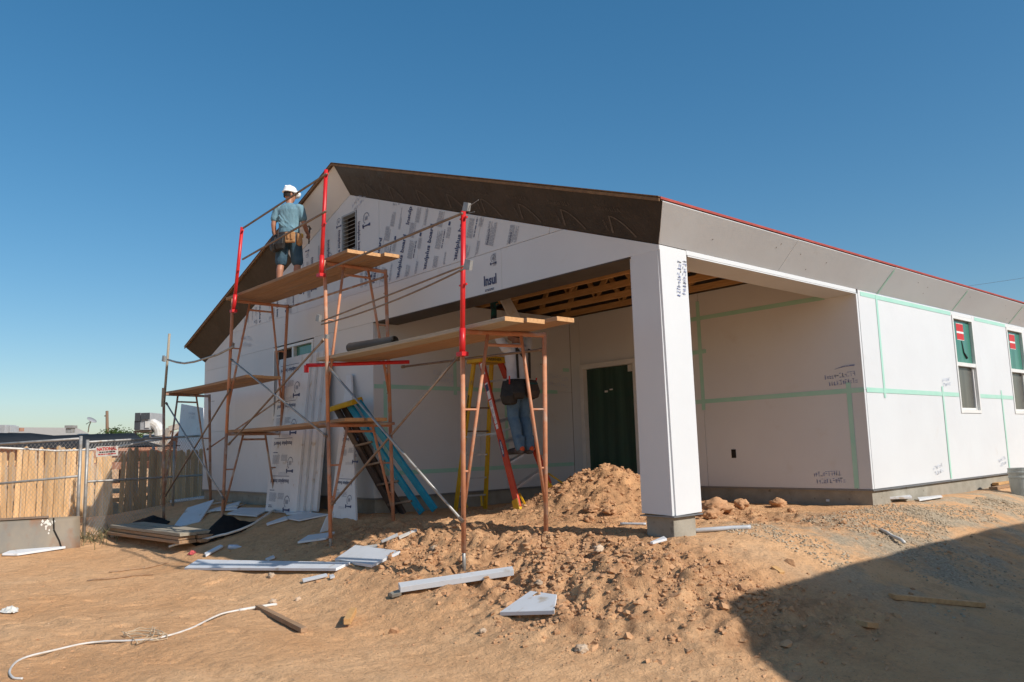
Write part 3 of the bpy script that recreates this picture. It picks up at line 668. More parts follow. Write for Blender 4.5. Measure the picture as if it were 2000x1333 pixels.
# structural side wall and the far walls
s = MB()
for a in [((-.16, DP+.1, 0), (-.044, 7.0, HE)), ((-.16, 7.0, 0), (-.11, 10.22, HE)), ((-.16, 10.22, 0), (-.044, YE, HE)), ((-W, .17, 0), (-W+.04, YE, HE)), ((-W, YE, 0), (0, YE+.04, HE))]: s.box(*a)
part(s, 'wall_frame', 'foam')
# patio recess walls
pl = [part(MB().box((-XB-T, y0+.003, z0), (-XB, y1-.003, z1)), 'foam_board', 'foam', bevel=.003) for y0, y1, z0, z1 in ((.005, 2.44, 0, .325), (2.44, DP, 0, .325), (.005, 1.9, .328, 1.545), (1.9, DP, .328, 1.545), (.005, 2.44, 1.548, ZT), (2.44, DP, 1.548, ZT))]
DX0, DX1, DZ1 = -4.86, -3.03, 2.0
pb = [part(MB().box((x0+.003, DP, z0), (x1-.003, DP+T, z1)), 'foam_board', 'foam', bevel=.003) for x0, x1, z0, z1 in ((-XB, DX0, 0, ZT), (DX0, DX1, DZ1, ZT), (DX1, -2.40, 0, ZM), (DX1, -2.40, ZM, ZT), (-2.40, -.20, 0, ZM), (-.20, 0, 0, ZM), (-2.40, 0, ZM, 2.447), (-2.40, -.4, 2.45, ZT))]
s = MB(); s.box((-XB-.16, .17, 0), (-XB-T-.004, DP+.16, ZT)); s.box((-XB+.002, DP+T+.004, 0), (DX0, DP+.16, ZT)); s.box((DX0, DP+T+.004, DZ1+.002), (DX1, DP+.16, ZT)); s.box((DX1, DP+T+.004, 0), (-.17, DP+.16, ZT))
part(s, 'wall_frame', 'osb')
def ptape(lo, hi): part(MB().box(lo, hi), 'tape', 'tape')
yt = DP-.0035
ptape((-2.75, yt, ZM-.03), (-.003, yt+.0012, ZM+.03)); ptape((-2.75, yt, 2.43), (-.42, yt+.0012, 2.49))
ptape((-2.43, yt-.002, 1.10), (-2.37, yt-.0008, 2.72)); ptape((-.23, yt-.002, .01), (-.17, yt-.0008, 1.33)); ptape((-2.75, yt-.0005, 1.93), (-2.30, yt+.0005, 1.99))
xt = -XB+.0025
ptape((xt, .01, 1.515), (xt+.0012, 3.6, 1.575)); ptape((xt, .01, .30), (xt+.0012, DP-.02, .36)); ptape((xt+.002, .16, .30), (xt+.0032, .22, 1.62)); ptape((xt+.002, 1.40, 1.45), (xt+.0032, 1.46, 1.95)); ptape((xt+.002, 2.41, .30), (xt+.0032, 2.47, 1.6)); ptape((xt, 3.75, 1.9), (xt+.0012, 3.9, 1.96))
stamp(SX(868, 735, xt), -.1, .42, V(0, 1, 0), NV, pl[4], 'faint_stamp', 5); stamp(SX(1090, 742, xt), -.1, .5, V(0, 1, 0), NV, pl[5], 'faint_stamp', 6)
for (px, py, k) in ((1640, 738, 7), (1617, 930, 8)): stamp(SY(px, py, yt), .05, .40, NU, NV, pb[6] if k == 7 else pb[4], 'blue_stamp', k)
b = MB(); q = SY(1640, 730, yt); b.path([q+V(-.06, 0, .06), q+V(.06, -.0005, .085), q+V(.2, 0, .09)], .01, 5, r_list=[.003, .007, .010]); part(b, 'stamp', 'blue_stamp', pb[6])
part(MB().box((-1.975, yt-.004, .40), (-1.905, DP, .52)), 'outlet_box', 'dark_gap')
# sliding glass door
dr = part(MB().box((DX0+.01, DP+.10, .02), (DX1-.01, DP+.11, DZ1-.01)), 'door', 'dark_gap')
f = MB(); xm = (DX0+DX1)/2-.28
for lo, hi in [((DX0+.004, DP-.03, 0), (DX0+.085, DP+.098, DZ1-.004)), ((DX1-.06, DP-.03, 0), (DX1-.004, DP+.098, DZ1-.004)), ((DX0+.085, DP-.03, DZ1-.085), (DX1-.06, DP+.098, DZ1-.004)), ((DX0+.085, DP-.03, .0), (DX1-.06, DP+.098, .05))]: f.box(lo, hi)
part(f, 'door_frame', 'vinyl', dr)
part(MB().box((DX0+.087, DP+.06, .05), (-3.72, DP+.07, DZ1-.087)), 'pane', 'door_glass', dr); part(MB().box((-3.62, DP+.03, .05), (DX1-.062, DP+.04, DZ1-.067)), 'pane', 'door_glass', dr)
part(MB().box((-3.718, DP+.0, .05), (-3.622, DP+.08, DZ1-.067)), 'stile', 'vinyl', dr)
part(MB().box((-3.86, DP+.056, DZ1-.20), (-3.77, DP+.059, DZ1-.09)), 'sticker', 'sign_white', dr)
b = MB(); q = SY(1188, 764, DP+.057); b.box((q.x-.08, q.y-.001, q.z-.02), (q.x-.01, q.y, q.z+.01)); b.box((q.x+.03, q.y-.001, q.z+.01), (q.x+.10, q.y, q.z+.03)); part(b, 'sticker', 'sign_white', dr)
# header beams, their undersides, the trusses
BD = .40
part(MB().box((-XB, T+.165, HB+.004), (-.45, BD-.005, ZT)), 'header_beam', 'osb'); part(MB().box((-BD+.005, BD, HB+.004), (-T-.12, DP-.003, ZT)), 'header_beam', 'osb')
part(MB().box((-XB, .001, HB-.010), (-.375, BD+.012, HB+.0015)), 'beam_wrap', 'dark_paper')
part(MB().box((-BD-.012, .44, HB-.010), (-.001, DP-.004, HB+.0015)), 'beam_wrap', 'foam')
sbm = part(MB().box((-T, .42, HB+.003), (0.002, DP-.004, HE)), 'foam_board', 'foam', bevel=.003)
part(MB().box((-XB, BD+.001, HB+.004), (-BD-.02, BD+.02, ZT)), 'beam_face', 'raw_wood'); part(MB().box((-BD-.021, BD+.022, HB+.004), (-BD-.001, DP-.004, ZT)), 'beam_face', 'raw_wood')
for k in range(6):
    y = .78+k*.61
    if y > DP-.1: break
    tr = part(MB().box((-XB-.3, y-.019, ZT+.003), (-.05, y+.019, ZT+.092)), 'truss', 'raw_wood')
    wb = MB(); xx = -5.0; up_ = True
    while xx < -.8:
        x2 = xx+.62; z2 = zin(x2)+.10; z1 = zin(xx)+.10
        a_, b_ = (V(xx, y, ZT+.09), V(x2, y, min(z2, ZT+1.3))) if up_ else (V(xx, y, min(z1, ZT+1.3)), V(x2, y, ZT+.09))
        wb.bar(a_, b_, .036, .085, side=(0, 1, 0)); xx = x2; up_ = not up_
    wb.bar((-XB-.3, y, zin(-XB-.3)+.12), (.0, y, zin(0)+.12), .036, .09, side=(0, 1, 0)); part(wb, 'truss_web', 'raw_wood', tr)
    if k in (0, 1): 
        q = SY(1210-10*k, 545+20*k, y-.02); part(MB().box((q.x-.11, y-.022, ZT+.01), (q.x+.10, y-.0195, ZT+.085)), 'nail_plate', 'galv', tr)
# corner column in foam on a concrete pier
cf = MB(); cf.prism([(-.372, 0, -.005), (-.012, -.004, -.018), (-.022, 0, HB+.02), (-.352, 0, HB)], (0, .035, 0)); colm = part(cf, 'column_board', 'foam', bevel=.003)
part(MB().prism([(.004, .03, -.018), (.002, .425, -.01), (0, .417, HE-.004), (.002, .004, HE-.004)], (-.035, 0, 0)), 'column_board', 'foam', bevel=.003)
part(MB().box((-.40, .34, 0), (-.365, .40, HB)), 'column_board', 'foam'); part(MB().box((-.365, .037, -.02), (-.038, .38, HB+.02)), 'column_post', 'raw_wood'); part(MB().box((-.395, .037, 0), (-.367, .338, HB)), 'column_board', 'foam')
part(MB().box((-.385, -.012, -.032), (.014, .42, -.020)), 'screed', 'screed')
part(MB().box((-.345, .03, -.85), (-.028, .36, -.0325)), 'pier', 'concrete', bevel=.008)
b = MB(); stamp(SX(1330, 545, .0075)+V(0, 0, .0), 1.45, .36, V(0, 1, 0), NV, colm, 'blue_stamp', 9)
# stem walls with the drip screed
s = MB(); s.box((-W+.03, .03, -1), (-XB-.03, .3, -.002)); s.box((-XB-.3, .301, -1), (-XB-.03, DP+.03, -.002)); s.box((-XB-.029, DP+.03, -1), (-.03, DP+.3, -.002)); s.box((-.3, DP+.301, -1), (-.03, YE, -.002)); s.box((-W+.03, .301, -1), (-W+.3, YE, -.002))
part(s, 'stem_wall', 'concrete')
s = MB(); s.box((-W, -.008, -.022), (-XB+.008, .028, -.003)); s.box((-XB-.028, .029, -.022), (-XB+.008, DP-.01, -.003)); s.box((-XB+.01, DP-.008, -.022), (.008, DP+.028, -.003)); s.box((-.028, DP+.029, -.022), (.008, YE, -.003)); part(s, 'screed', 'screed')
part(MB().box((-W+.301, .301, -.3), (-XB-.301, YE-.3, -.01)), 'floor_slab', 'concrete'); part(MB().box((-XB-.3005, DP+.301, -.3), (-.301, YE-.3, -.01)), 'floor_slab', 'concrete')

# ================================================================ SCAFFOLD
YFt, YBk = -1.2, -.3
sc = thing('scaffold', 'orange steel frame scaffold with red guard posts standing along the gable wall', 'scaffold', (-5.7, -.75, -.4))
def sp(mb, name, m, parent=None, **k): return mb.build(name, m, parent or sc, **k)
RP = .0235
def onpost(p0, p1, z): return lerp(p0, p1, (z-p0[2])/(p1[2]-p0[2]))
def frame(fb, ft, bb, bt, z0, z1, m='scaffold_paint'):
    """one welded frame between heights z0 and z1 on the lines fb-ft and bb-bt"""
    a0, a1 = onpost(fb, ft, z0), onpost(fb, ft, z1); b0, b1 = onpost(bb, bt, z0), onpost(bb, bt, z1)
    fr_ = sp(MB().tube(a1, b1, .024), 'scaffold_frame', m, smooth=False)
    sp(MB().tube(a0, a1+V(0, 0, .03), RP, 12), 'post', m, fr_, smooth=True); sp(MB().tube(b0, b1+V(0, 0, .03), RP, 12), 'post', m, fr_, smooth=True)
    c1, c2 = lerp(a1, b1, .30), lerp(a1, b1, .70); e1 = onpost(fb, ft, z0+(z1-z0)*.18); e2 = onpost(bb, bt, z0+(z1-z0)*.18)
    sp(MB().tube(c1, e1, .017, 8), 'inner_leg', m, fr_, smooth=True); sp(MB().tube(c2, e2, .017, 8), 'inner_leg', m, fr_, smooth=True)
    sp(MB().tube(lerp(c1, e1, .07), lerp(c2, e2, .07), .015, 8), 'crossbar', m, fr_)
    for t in (.36, .64, .86):
        zz = z1+(z0-z1)*t
        for (p_, q_, c_, e_) in ((fb, ft, c1, e1), (bb, bt, c2, e2)):
            k = (zz-c_.z)/(e_.z-c_.z)
            if 0 < k < 1: sp(MB().tube(onpost(p_, q_, zz), lerp(c_, e_, k), .011, 6), 'rung', m, fr_)
    mbp = MB()
    for k in range(4):
        q = onpost(bb, bt, z0+(z1-z0)*(.2+.22*k)); mbp.tube(q, q+V(-.06, 0, 0), .006, 5)
    sp(mbp, 'lock_pin', 'steel_brown', fr_)
    return fr_
def gnd(x, y): return hz(x, y)-.02
PA = ((-9.96, YFt, -.27), (-10.13, YFt, 1.75), (-10.21, YBk, -.23), (-10.37, YBk, 1.75))
PB = ((-7.37, YFt, -.21), (-7.12, YFt, 2.96), (-7.48, YBk, -.30), (-7.15, YBk, 2.96))
PC = ((-4.10, YFt, -.56), (-4.26, YFt, 2.99), (-4.15, YBk, -.24), (-4.28, YBk, 2.99))
PD = ((-1.55, YFt, -.30), (-1.50, YFt, 1.77), (-1.37, YBk, -.31), (-1.29, YBk, 1.77))
def low(p): return gnd(p[0], p[1])
frame(*PA, min(low(PA[0]), low(PA[2])), 1.75, 'scaffold_dull')
frame(*PB, min(low(PB[0]), low(PB[2])), .96, 'scaffold_dull'); frame(*PB, .97, 2.96)
frame(*PC, -.36, .97); frame(*PC, .98, 2.99)
frame(*PD, -.33, 1.77)
for P_ in ((PC[0], PC[1], -.36), (PD[0], PD[1], -.33)):
    a = onpost(P_[0], P_[1], P_[2]+.05); b = onpost(P_[0], P_[1], P_[2]); zz = hz(b.x, b.y)
    jk = sp(MB().tube((b.x, b.y, zz-.02), a, .018, 10), 'screw_jack', 'galv', smooth=True)
    h_ = MB(); [h_.tube((b.x, b.y, zz+.05+.06*k), (b.x, b.y-.0195, zz+.05+.06*k), .006, 6) for k in range(int((b.z-zz)/.06))]
    if h_.f: sp(h_, 'hole', 'dark_gap', jk)
def brace(a, b, m='galv', r=.0135):
    br = sp(MB().tube(a, b, r, 8), 'cross_brace', m, smooth=True)
    d = (Vector(b)-Vector(a)).normalized()
    for p_, s_ in ((a, 1), (b, -1)): sp(MB().tube(Vector(p_)-d*.01*s_, Vector(p_)+d*.05*s_, r*1.5, 6), 'brace_end', 'steel_brown', br)
yb_ = YFt-.028; yk = YBk+.028
def B2(p, q, y0, y1=None, m='galv', r=.0135): brace(SY(*p, y0), SY(*q, y0 if y1 is None else y1), m, r)
B2((323, 969), (449, 762), yb_, m='steel_brown'); B2((325, 788), (437, 975), yb_-.02)
B2((452, 703), (637, 852), yb_-.02); B2((447, 868), (632, 664), yb_, m='steel_brown')
B2((405, 878), (549, 779), yk, m='scaffold_dull')
B2((645, 722), (903, 1018), yb_-.02); B2((649, 985), (897, 694), yb_, m='steel_brown'); B2((786, 717), (1061, 683), yk, m='steel_brown')
B2((566, 600), (755, 540), yk, m='scaffold_dull', r=.016)
# guard posts, rails, clamps
def guard(top, bot, y):
    a, b = SY(*top, y), SY(*bot, y); g_ = sp(MB().tube(b, a, .025, 12), 'guard_post', 'red_paint', smooth=True)
    d = (a-b).normalized(); sp(MB().tube(b, b+d*.25, .030, 12), 'socket', 'red_paint', g_, smooth=True)
    sp(MB().box((b.x-.045, b.y-.04, b.z-.02), (b.x+.045, b.y+.04, b.z+.02)), 'clamp', 'red_paint', g_)
    for t in (.05, .52): 
        q = lerp(a, b, t); sp(MB().tube(q, q+V(.06, 0, 0), .012, 6).tube(q, q-V(.05, 0, 0), .010, 6), 'stud', 'red_paint', g_)
    return a, b
gB = guard((473, 444), (456, 608), YFt-.055); gC = guard((637, 332), (627, 538), YFt-.055); gD = guard((905, 413), (903, 692), YFt-.055)
def rail(p, q, y=YFt-.09, m='steel_brown', r=.014, sag=0., y1=None):
    a, b = SY(*p, y), SY(*q, y if y1 is None else y1); pts = [lerp(a, b, k/10)-V(0, 0, sag*4*(k/10)*(1-k/10)) for k in range(11)]
    rl = sp(MB().path(pts, r, 8), 'guard_rail', m, smooth=True); return rl
rail((475, 446), (638, 340)); rail((474, 507), (637, 413)); rail((637, 528), (903, 417)); rail((628, 628), (905, 520), r=.010); rail((628, 634), (905, 526), r=.010, sag=.05)
# loose upright bolted to the far frame and the hose-like cable to the next frame
up1 = sp(MB().tube(SY(320, 792, YFt-.05), SY(331, 652, YFt-.05), .022, 8), 'upright', 'plank_grey', smooth=True); sp(MB().bar(SY(317, 795, YFt-.09), SY(319, 758, YFt-.09), .05, .03), 'splice', 'plank_grey', up1)
def cl_(px, py, y, s_=.05): 
    q = SY(px, py, y); sp(MB().prism([q+V(-s_, 0, -s_*.6), q+V(s_*.6, 0, -s_), q+V(s_, 0, s_*.5), q+V(-s_*.4, 0, s_)], (0, -.035, 0)), 'clamp', 'galv')
cl_(322, 701, YFt-.08, .06); cl_(456, 675, YFt+.04, .05); cl_(625, 622, YFt-.10, .05); cl_(917, 518, YFt-.09, .06); cl_(914, 405, YFt-.09, .05); cl_(641, 658, YFt-.04, .03)
q = SY(914, 405, YFt-.1); w_ = MB(); w_.tube(q, q+V(.16, 0, .03), .003, 4); w_.tube(q+V(0, 0, -.06), q+V(.10, 0, -.07), .003, 4); sp(w_, 'tie_wire', 'galv')
pts = [SY(*p_, YFt-.07) for p_ in ((328, 703), (345, 708), (360, 710), (380, 707), (400, 701), (425, 693), (445, 683), (456, 677))]
cb = sp(MB().path(pts, .017, 8), 'cable', 'galv', smooth=True)
# red tube clamped across as a bearer
a = V(-4.62, YFt-.06, 1.735); b = V(-3.72, YBk-.02, 1.735)
rb_ = sp(MB().tube(a, b, .024, 12), 'bearer', 'red_paint', smooth=True); sp(MB().tube(a, a-V(0, 0, .09), .03, 10), 'clamp', 'red_paint', rb_)
sp(MB().tube((-4.36, YFt-.02, .985), (-4.10, YBk, .985), .018, 8), 'crossbar', 'scaffold_dull')

# planks, each its own thing
def plank(x0, x1, y0, y1, z0, z1, label, group, m='plank_wood', sag=0., th=.042):
    mb = MB(); n_ = 8; w2 = (y1-y0)/2; yc = (y0+y1)/2; rg = []
    for k in range(n_+1):
        t = k/n_; x = x0+(x1-x0)*t; z = z0+(z1-z0)*t-sag*4*t*(1-t)
        rg.append([V(x, yc-w2, z), V(x, yc+w2, z), V(x, yc+w2, z+th), V(x, yc-w2, z+th)])
    nn = 4; vs = [v for r in rg for v in r]; fs = []
    for i in range(n_):
        for k in range(4): fs.append((i*4+k, (i+1)*4+k, (i+1)*4+(k+1) % 4, i*4+(k+1) % 4))
    mb.add(vs, fs); mb.cur = 1; mb.add([rg[0][0], rg[0][1], rg[0][2], rg[0][3]], [(0, 1, 2, 3)]); mb.add([rg[-1][3], rg[-1][2], rg[-1][1], rg[-1][0]], [(0, 1, 2, 3)])
    c = V((x0+x1)/2, yc, (z0+z1)/2)
    o_ = mb.build('scaffold_plank', [m, 'plank_end'], None, bevel=.006, origin=c); return tag(o_, label, 'plank', group)
ZU = 3.016
for k, (a_, b_, e_, lb) in enumerate(((-1.19, -.966, -3.72, 'front board of the top scaffold deck, nearest the red posts'), (-.962, -.738, -3.70, 'middle board of the top scaffold deck under the worker in shorts'), (-.734, -.51, -3.62, 'back board of the top scaffold deck, nearest the gable wall'))): plank(-7.42+.05*k, e_, a_, b_, ZU, ZU, lb, 'boards of the top scaffold deck', sag=.012)
ZD = 1.797
for k, (a_, b_, e_, m_, lb) in enumerate(((-1.17, -.936, -.90, 'plank_grey', 'pale weathered front board of the deck before the patio'), (-.932, -.70, -.86, 'plank_wood', 'middle board of the deck before the patio with sunlit end'), (-.695, -.465, -.70, 'plank_wood', 'rear board of the patio deck, sticking out farthest right'))): plank(-4.52+.05*k, e_, a_, b_, ZD-.012, ZD+(.012 if k == 2 else 0), lb, 'boards of the deck before the patio', m_, sag=.012)
plank(-10.45, -6.85, -1.10, -.82, 1.776, 1.776, 'front board of the far low deck beside the fence', 'boards of the far low deck', sag=.02); plank(-10.5, -6.9, -.80, -.52, 1.776, 1.776, 'rear board of the far low deck beside the fence', 'boards of the far low deck', sag=.02)
plank(-7.55, -3.95, -1.10, -.83, .986, 1.006, 'front board of the knee-high deck between the two tall frames', 'boards of the knee-high deck', sag=.015); plank(-7.5, -3.9, -.81, -.54, .986, 1.006, 'rear board of the knee-high deck between the two tall frames', 'boards of the knee-high deck', sag=.015)
# roll of felt on the deck and a pipe end
mb = MB(); a = V(-3.93, -1.03, 1.893); b = V(-3.15, -.90, 1.89)
mb.path([a, b], .062, 20, caps=False); mb.path([b, a], .055, 20, caps=False)
for r_ in (.045, .032): mb.path([a+V(.002, 0, 0), b], r_, 16, caps=False)
n0 = len(mb.v)
for i in range(20):
    t0, t1 = i*2*math.pi/20, (i+1)*2*math.pi/20
    f_ = lambda r, t: a+V(0, r*math.cos(t), r*math.sin(t))
    mb.add([f_(.062, t0), f_(.062, t1), f_(.055, t1), f_(.055, t0)], [(0, 1, 2, 3)])
tag(mb.build('felt_roll', 'dark_paper', None, smooth=True), 'roll of black building felt lying on the deck before the patio', 'felt roll')

# ================================================================ LEANING BOARDS
def lean_board(name, pts, th, label, cat='foam board', m='foam_scrap', group=None):
    a, b, c, d = [Vector(p) for p in pts]; n = (b-a).cross(d-a).normalized(); n = n if n.y < 0 else -n
    o_ = MB().prism([a, b, c, d], -n*th).build(name, m, None, bevel=.003); tag(o_, label, cat, group)
    u = (b-a).normalized(); v = n.cross(u); v = v if v.z > 0 else -v
    return o_, u, v, n
def col_print(o_, a, u, v, n, n_rep, step, sz, rnd):
    gb = MB(); nb = MB()
    for k in range(n_rep):
        p = Vector(a)+v*(step*k)+n*.003; wd_ = MB()
        put_text(wd_, 'Insulplus board', p+u*(.62*sz)+v*.10*sz, -u, -v, .62*sz, .085*sz, bold=.02); wd_.build('lettering', 'navy_print', o_); quad(nb, p+v*.125*sz, u, v, .62*sz, .008*sz)
        q = p-v*.26*sz
        put_lines(gb, q+u*.0, u, v, .24*sz, .14*sz, 7, rnd, .7); put_lines(nb, q+v*.165*sz, u, v, .16*sz, .02*sz, 1, rnd); put_lines(gb, q+u*.30*sz+v*.04, u, v, .2*sz, .10*sz, 5, rnd, .7)
        put_lines(nb, q-v*.09*sz, u, v, .12*sz, .05*sz, 2, rnd, .5); put_emblem(nb, q+u*.62*sz-v*.02*sz, v, -u, .24*sz)
        put_lines(gb, q-v*.17*sz+u*.25*sz, u, v, .3*sz, .05*sz, 3, rnd, .4)
    nb.build('small_print', 'navy_print', o_); gb.build('small_print', 'grey_print', o_)
def gy_(x, y): return hz(x, y)
yb0 = -.42; rl_ = random.Random(9)
for k in range(4):
    dx = .085*k; dy = .045*k
    x0 = -7.62+dx*1.5; x1 = x0+1.05; yb1 = yb0+.045*(3-k)*-1+.13; zb = gy_((x0+x1)/2, yb1)+.01
    xt_ = .0; top_y = -.075-.045*(3-k)
    pts = [(x0, yb1, zb), (x1, yb1, zb), (x1, top_y, zb+2.40), (x0, top_y, zb+2.40)]
    o_, u, v, n = lean_board('foam_board', pts, .042, ['printed foam board at the front of the stack leaning on the facade', 'second foam board of the leaning stack, only its edge showing', 'third foam board of the leaning stack, only its edge showing', 'hindmost foam board of the leaning stack against the window'][k], group='boards leaning in a stack by the window')
    if k == 0: col_print(o_, Vector(pts[0])+u*.10+v*.42, u, v, n, 4, .58, 1., rl_)
pts = [(-5.60, -.40, gy_(-5.6, -.4)+.0), (-4.86, -.42, gy_(-4.86, -.42)+.0), (-5.60, -.06, 1.75), (-5.73, -.06, 1.75)]
o_, u, v, n = lean_board('foam_offcut', pts, .03, 'tapering printed foam offcut leaning on the wall left of the blue ladder', 'foam offcut')
col_print(o_, Vector(pts[0])+u*.03+v*.44, u, v, n, 2, .60, .72, rl_)
nb = MB(); p_ = Vector(pts[3])+v*-.55+u*.1+n*.003; put_emblem(nb, p_, v, -u, .22); nb.build('emblem', 'navy_print', o_)
bp_ = [SY(336, 975, 1.25), SY(404, 975, 1.25), SY(397, 797, 1.40), SY(354, 789, 1.40)]
o_, u, v, n = lean_board('wall_board', bp_, .03, 'grey board propped up behind the wooden fence beside the house corner', 'board')
b = MB(); put_stamp(b, lerp(bp_[3], bp_[2], .55)-v*.22+n*.02, -.1, .42, rl_, u, v); b.build('stamp', 'grey_print', o_)

# ================================================================ LADDERS
# blue folded step ladder leaning sideways
lt = thing('step_ladder', 'folded blue fibreglass stepladder with yellow top leaning left by the patio corner', 'ladder', (-4.2, -.05, -.25))
def rect_rail(mb, a, b, w_, h_, side): mb.bar(a, b, w_, h_, side)
T0 = V(-5.20, -.38, 1.27); B0 = V(-4.42, .20, -.20); wl_ = V(.98, .12, .13).normalized(); ax = (B0-T0).normalized(); nl_ = wl_.cross(ax).normalized(); nl_ = nl_ if nl_.y < 0 else -nl_
for (o1, o2, dn, m_, nm) in ((-.20, -.38, .0, 'shaded_rail', 'front_rail'), (.09, .16, .0, 'blue_rail', 'front_rail'), (-.13, -.29, -.07, 'shaded_rail', 'rear_rail'), (.235, .36, -.05, 'blue_rail', 'rear_rail')):
    p0 = T0+wl_*o1+nl_*dn; p1 = B0+wl_*o2+nl_*dn; p1.z = max(p1.z, hz(p1.x, p1.y)); MB().bar(p0, p1, .105, .04, side=tuple(wl_)).build(nm, m_, lt, bevel=.004)
for k in range(5):
    t = .17+k*.18; MB().bar(lerp(T0-wl_*.19, B0-wl_*.37, t), lerp(T0+wl_*.08, B0+wl_*.15, t), .08, .028, side=(0, 1, 0)).build('step', 'steel_brown', lt, bevel=.003)
MB().bar(T0-wl_*.27-ax*.02, T0+wl_*.29-ax*.02, .20, .07, side=tuple(nl_)).build('top_cap', 'yellow_cap', lt, bevel=.012)
# red and yellow open step ladder under the patio roof
lr = thing('step_ladder', 'open stepladder with red front rails and yellow rear legs under the patio roof', 'ladder', (-3.9, 1.2, -.2))
TP = V(-4.05, 1.20, 1.86); zf1 = hz(-3.18, .92); zf2 = hz(-3.18, 1.46)
FN = V(-3.16, .93, zf1); FF = V(-3.14, 1.46, zf2); RN = V(-4.52, .96, hz(-4.52, .96)); RF = V(-4.52, 1.50, hz(-4.52, 1.50))
tn, tf = TP+V(.10, -.17, -.02), TP+V(.10, .17, -.02); rn, rf = TP+V(-.08, -.16, -.04), TP+V(-.08, .16, -.04)
for a, b in ((tn, FN), (tf, FF)):
    rl_o = MB().bar(a, b+V(0, 0, .05), .10, .032, side=(1, 0, 0)).build('front_rail', 'red_rail', lr, bevel=.004)
    d = (b-a).normalized(); MB().bar(b-d*.16, b+d*.0, .115, .045, side=(1, 0, 0)).build('boot', 'yellow_cap', rl_o, bevel=.006)
    if a is tn:
        dd = (FN-tn).normalized(); nn_ = V(0, -1, 0); u_ = dd; v_ = u_.cross(nn_)*-1 if False else nn_.cross(u_)
        L_ = (FN-tn).length; o_ = lerp(tn, FN, 0)+V(0, -.0175, 0)
        def RR(t, s_): return o_+dd*(L_*t)+v_*s_
        pr = MB(); put_text(pr, 'LEANSAFE', RR(.765, -.028), dd, v_, .36, .055, bold=.03)
        for t0, t1 in ((.02, .10), (.16, .27), (.28, .44), (.445, .475)): q_ = MB(); quad(q_, RR(t0, -.03), dd, v_, (t1-t0)*L_, .06); q_.build('label', 'white_ink', rl_o)
        pr.build('lettering', 'white_ink', rl_o)
        pk = MB(); quad(pk, RR(.17, -.028)+V(0, -.001, 0), dd, v_, .10, .056)
        for k in range(3): put_lines(pk, RR(.29+.05*k, -.022)+V(0, -.001, 0), dd, v_, .07, .044, 5, rl_, .35)
        el = [RR(.60, 0)+dd*(.13*math.cos(t))+v_*(.030*math.sin(t))+V(0, -.001, 0) for t in [i*math.pi/10 for i in range(20)]]; bg_ = MB(); bg_.add(el, [tuple(range(20))]); bg_.build('badge', 'navy_print', rl_o); pk.build('small_print', 'navy_print', rl_o)
        wk = MB(); put_text(wk, 'WERNER', RR(.60, -.012)-dd*.09+V(0, -.002, 0), dd, v_, .18, .028, bold=.02); wk.build('lettering', 'white_ink', rl_o)
for a, b in ((rn, RN), (rf, RF)):
    rr_ = MB().bar(a, b, .07, .03, side=(1, 0, 0)).build('rear_leg', 'yellow_cap', lr, bevel=.004)
    if a is rn:
        k_ = MB(); dd2 = (RN-rn).normalized(); v2 = V(0, -1, 0).cross(dd2)
        put_lines(k_, rn+dd2*.45-v2*.02+V(0, -.018, 0), dd2, v2, .9, .035, 2, rl_, .7); k_.build('small_print', 'black_ink', rr_)
for t in (.15, .29, .43, .57, .70, .86):
    MB().bar(lerp(tn, FN, t)+V(0, .01, 0), lerp(tf, FF, t)-V(0, .01, 0), .085, .028, side=(1, 0, 0)).build('step', 'alu', lr)
for t in (.30, .46, .62, .78, .90): MB().bar(lerp(rn, RN, t), lerp(rf, RF, t), .03, .022, side=(1, 0, 0)).build('rear_brace', 'steel_brown' if t < .5 else 'alu', lr)
for a, b in ((lerp(tn, FN, .5), lerp(rn, RN, .5)), (lerp(tf, FF, .5), lerp(rf, RF, .5))): MB().bar(a, b, .006, .025, side=(0, 1, 0)).build('spreader', 'alu', lr)
for a, b in ((lerp(tn, FN, .89), FN+V(.0, .16, .02)), (lerp(tf, FF, .89), FF+V(.12, .22, .02)), (lerp(rn, RN, .9), RN+V(.1, .14, .05)), (lerp(rf, RF, .9), RF+V(.1, -.14, .05))): MB().bar(lerp(a, b, 0)+V(0, .09, 0) if b.y > a.y else a-V(0, .09, 0), b, .03, .02).build('foot_brace', 'yellow_cap', lr)
tc_ = MB(); tc_.box((TP.x-.15, TP.y-.24, TP.z-.045), (TP.x+.17, TP.y+.24, TP.z+.045)); tc_o = tc_.build('top_cap', 'yellow_cap', lr, bevel=.015)
k_ = MB(); put_text(k_, 'WERNER', (TP.x+.1715, TP.y-.12, TP.z-.018), (0, 1, 0), (0, 0, 1), .26, .036, bold=.02); k_.build('lettering', 'black_ink', tc_o)

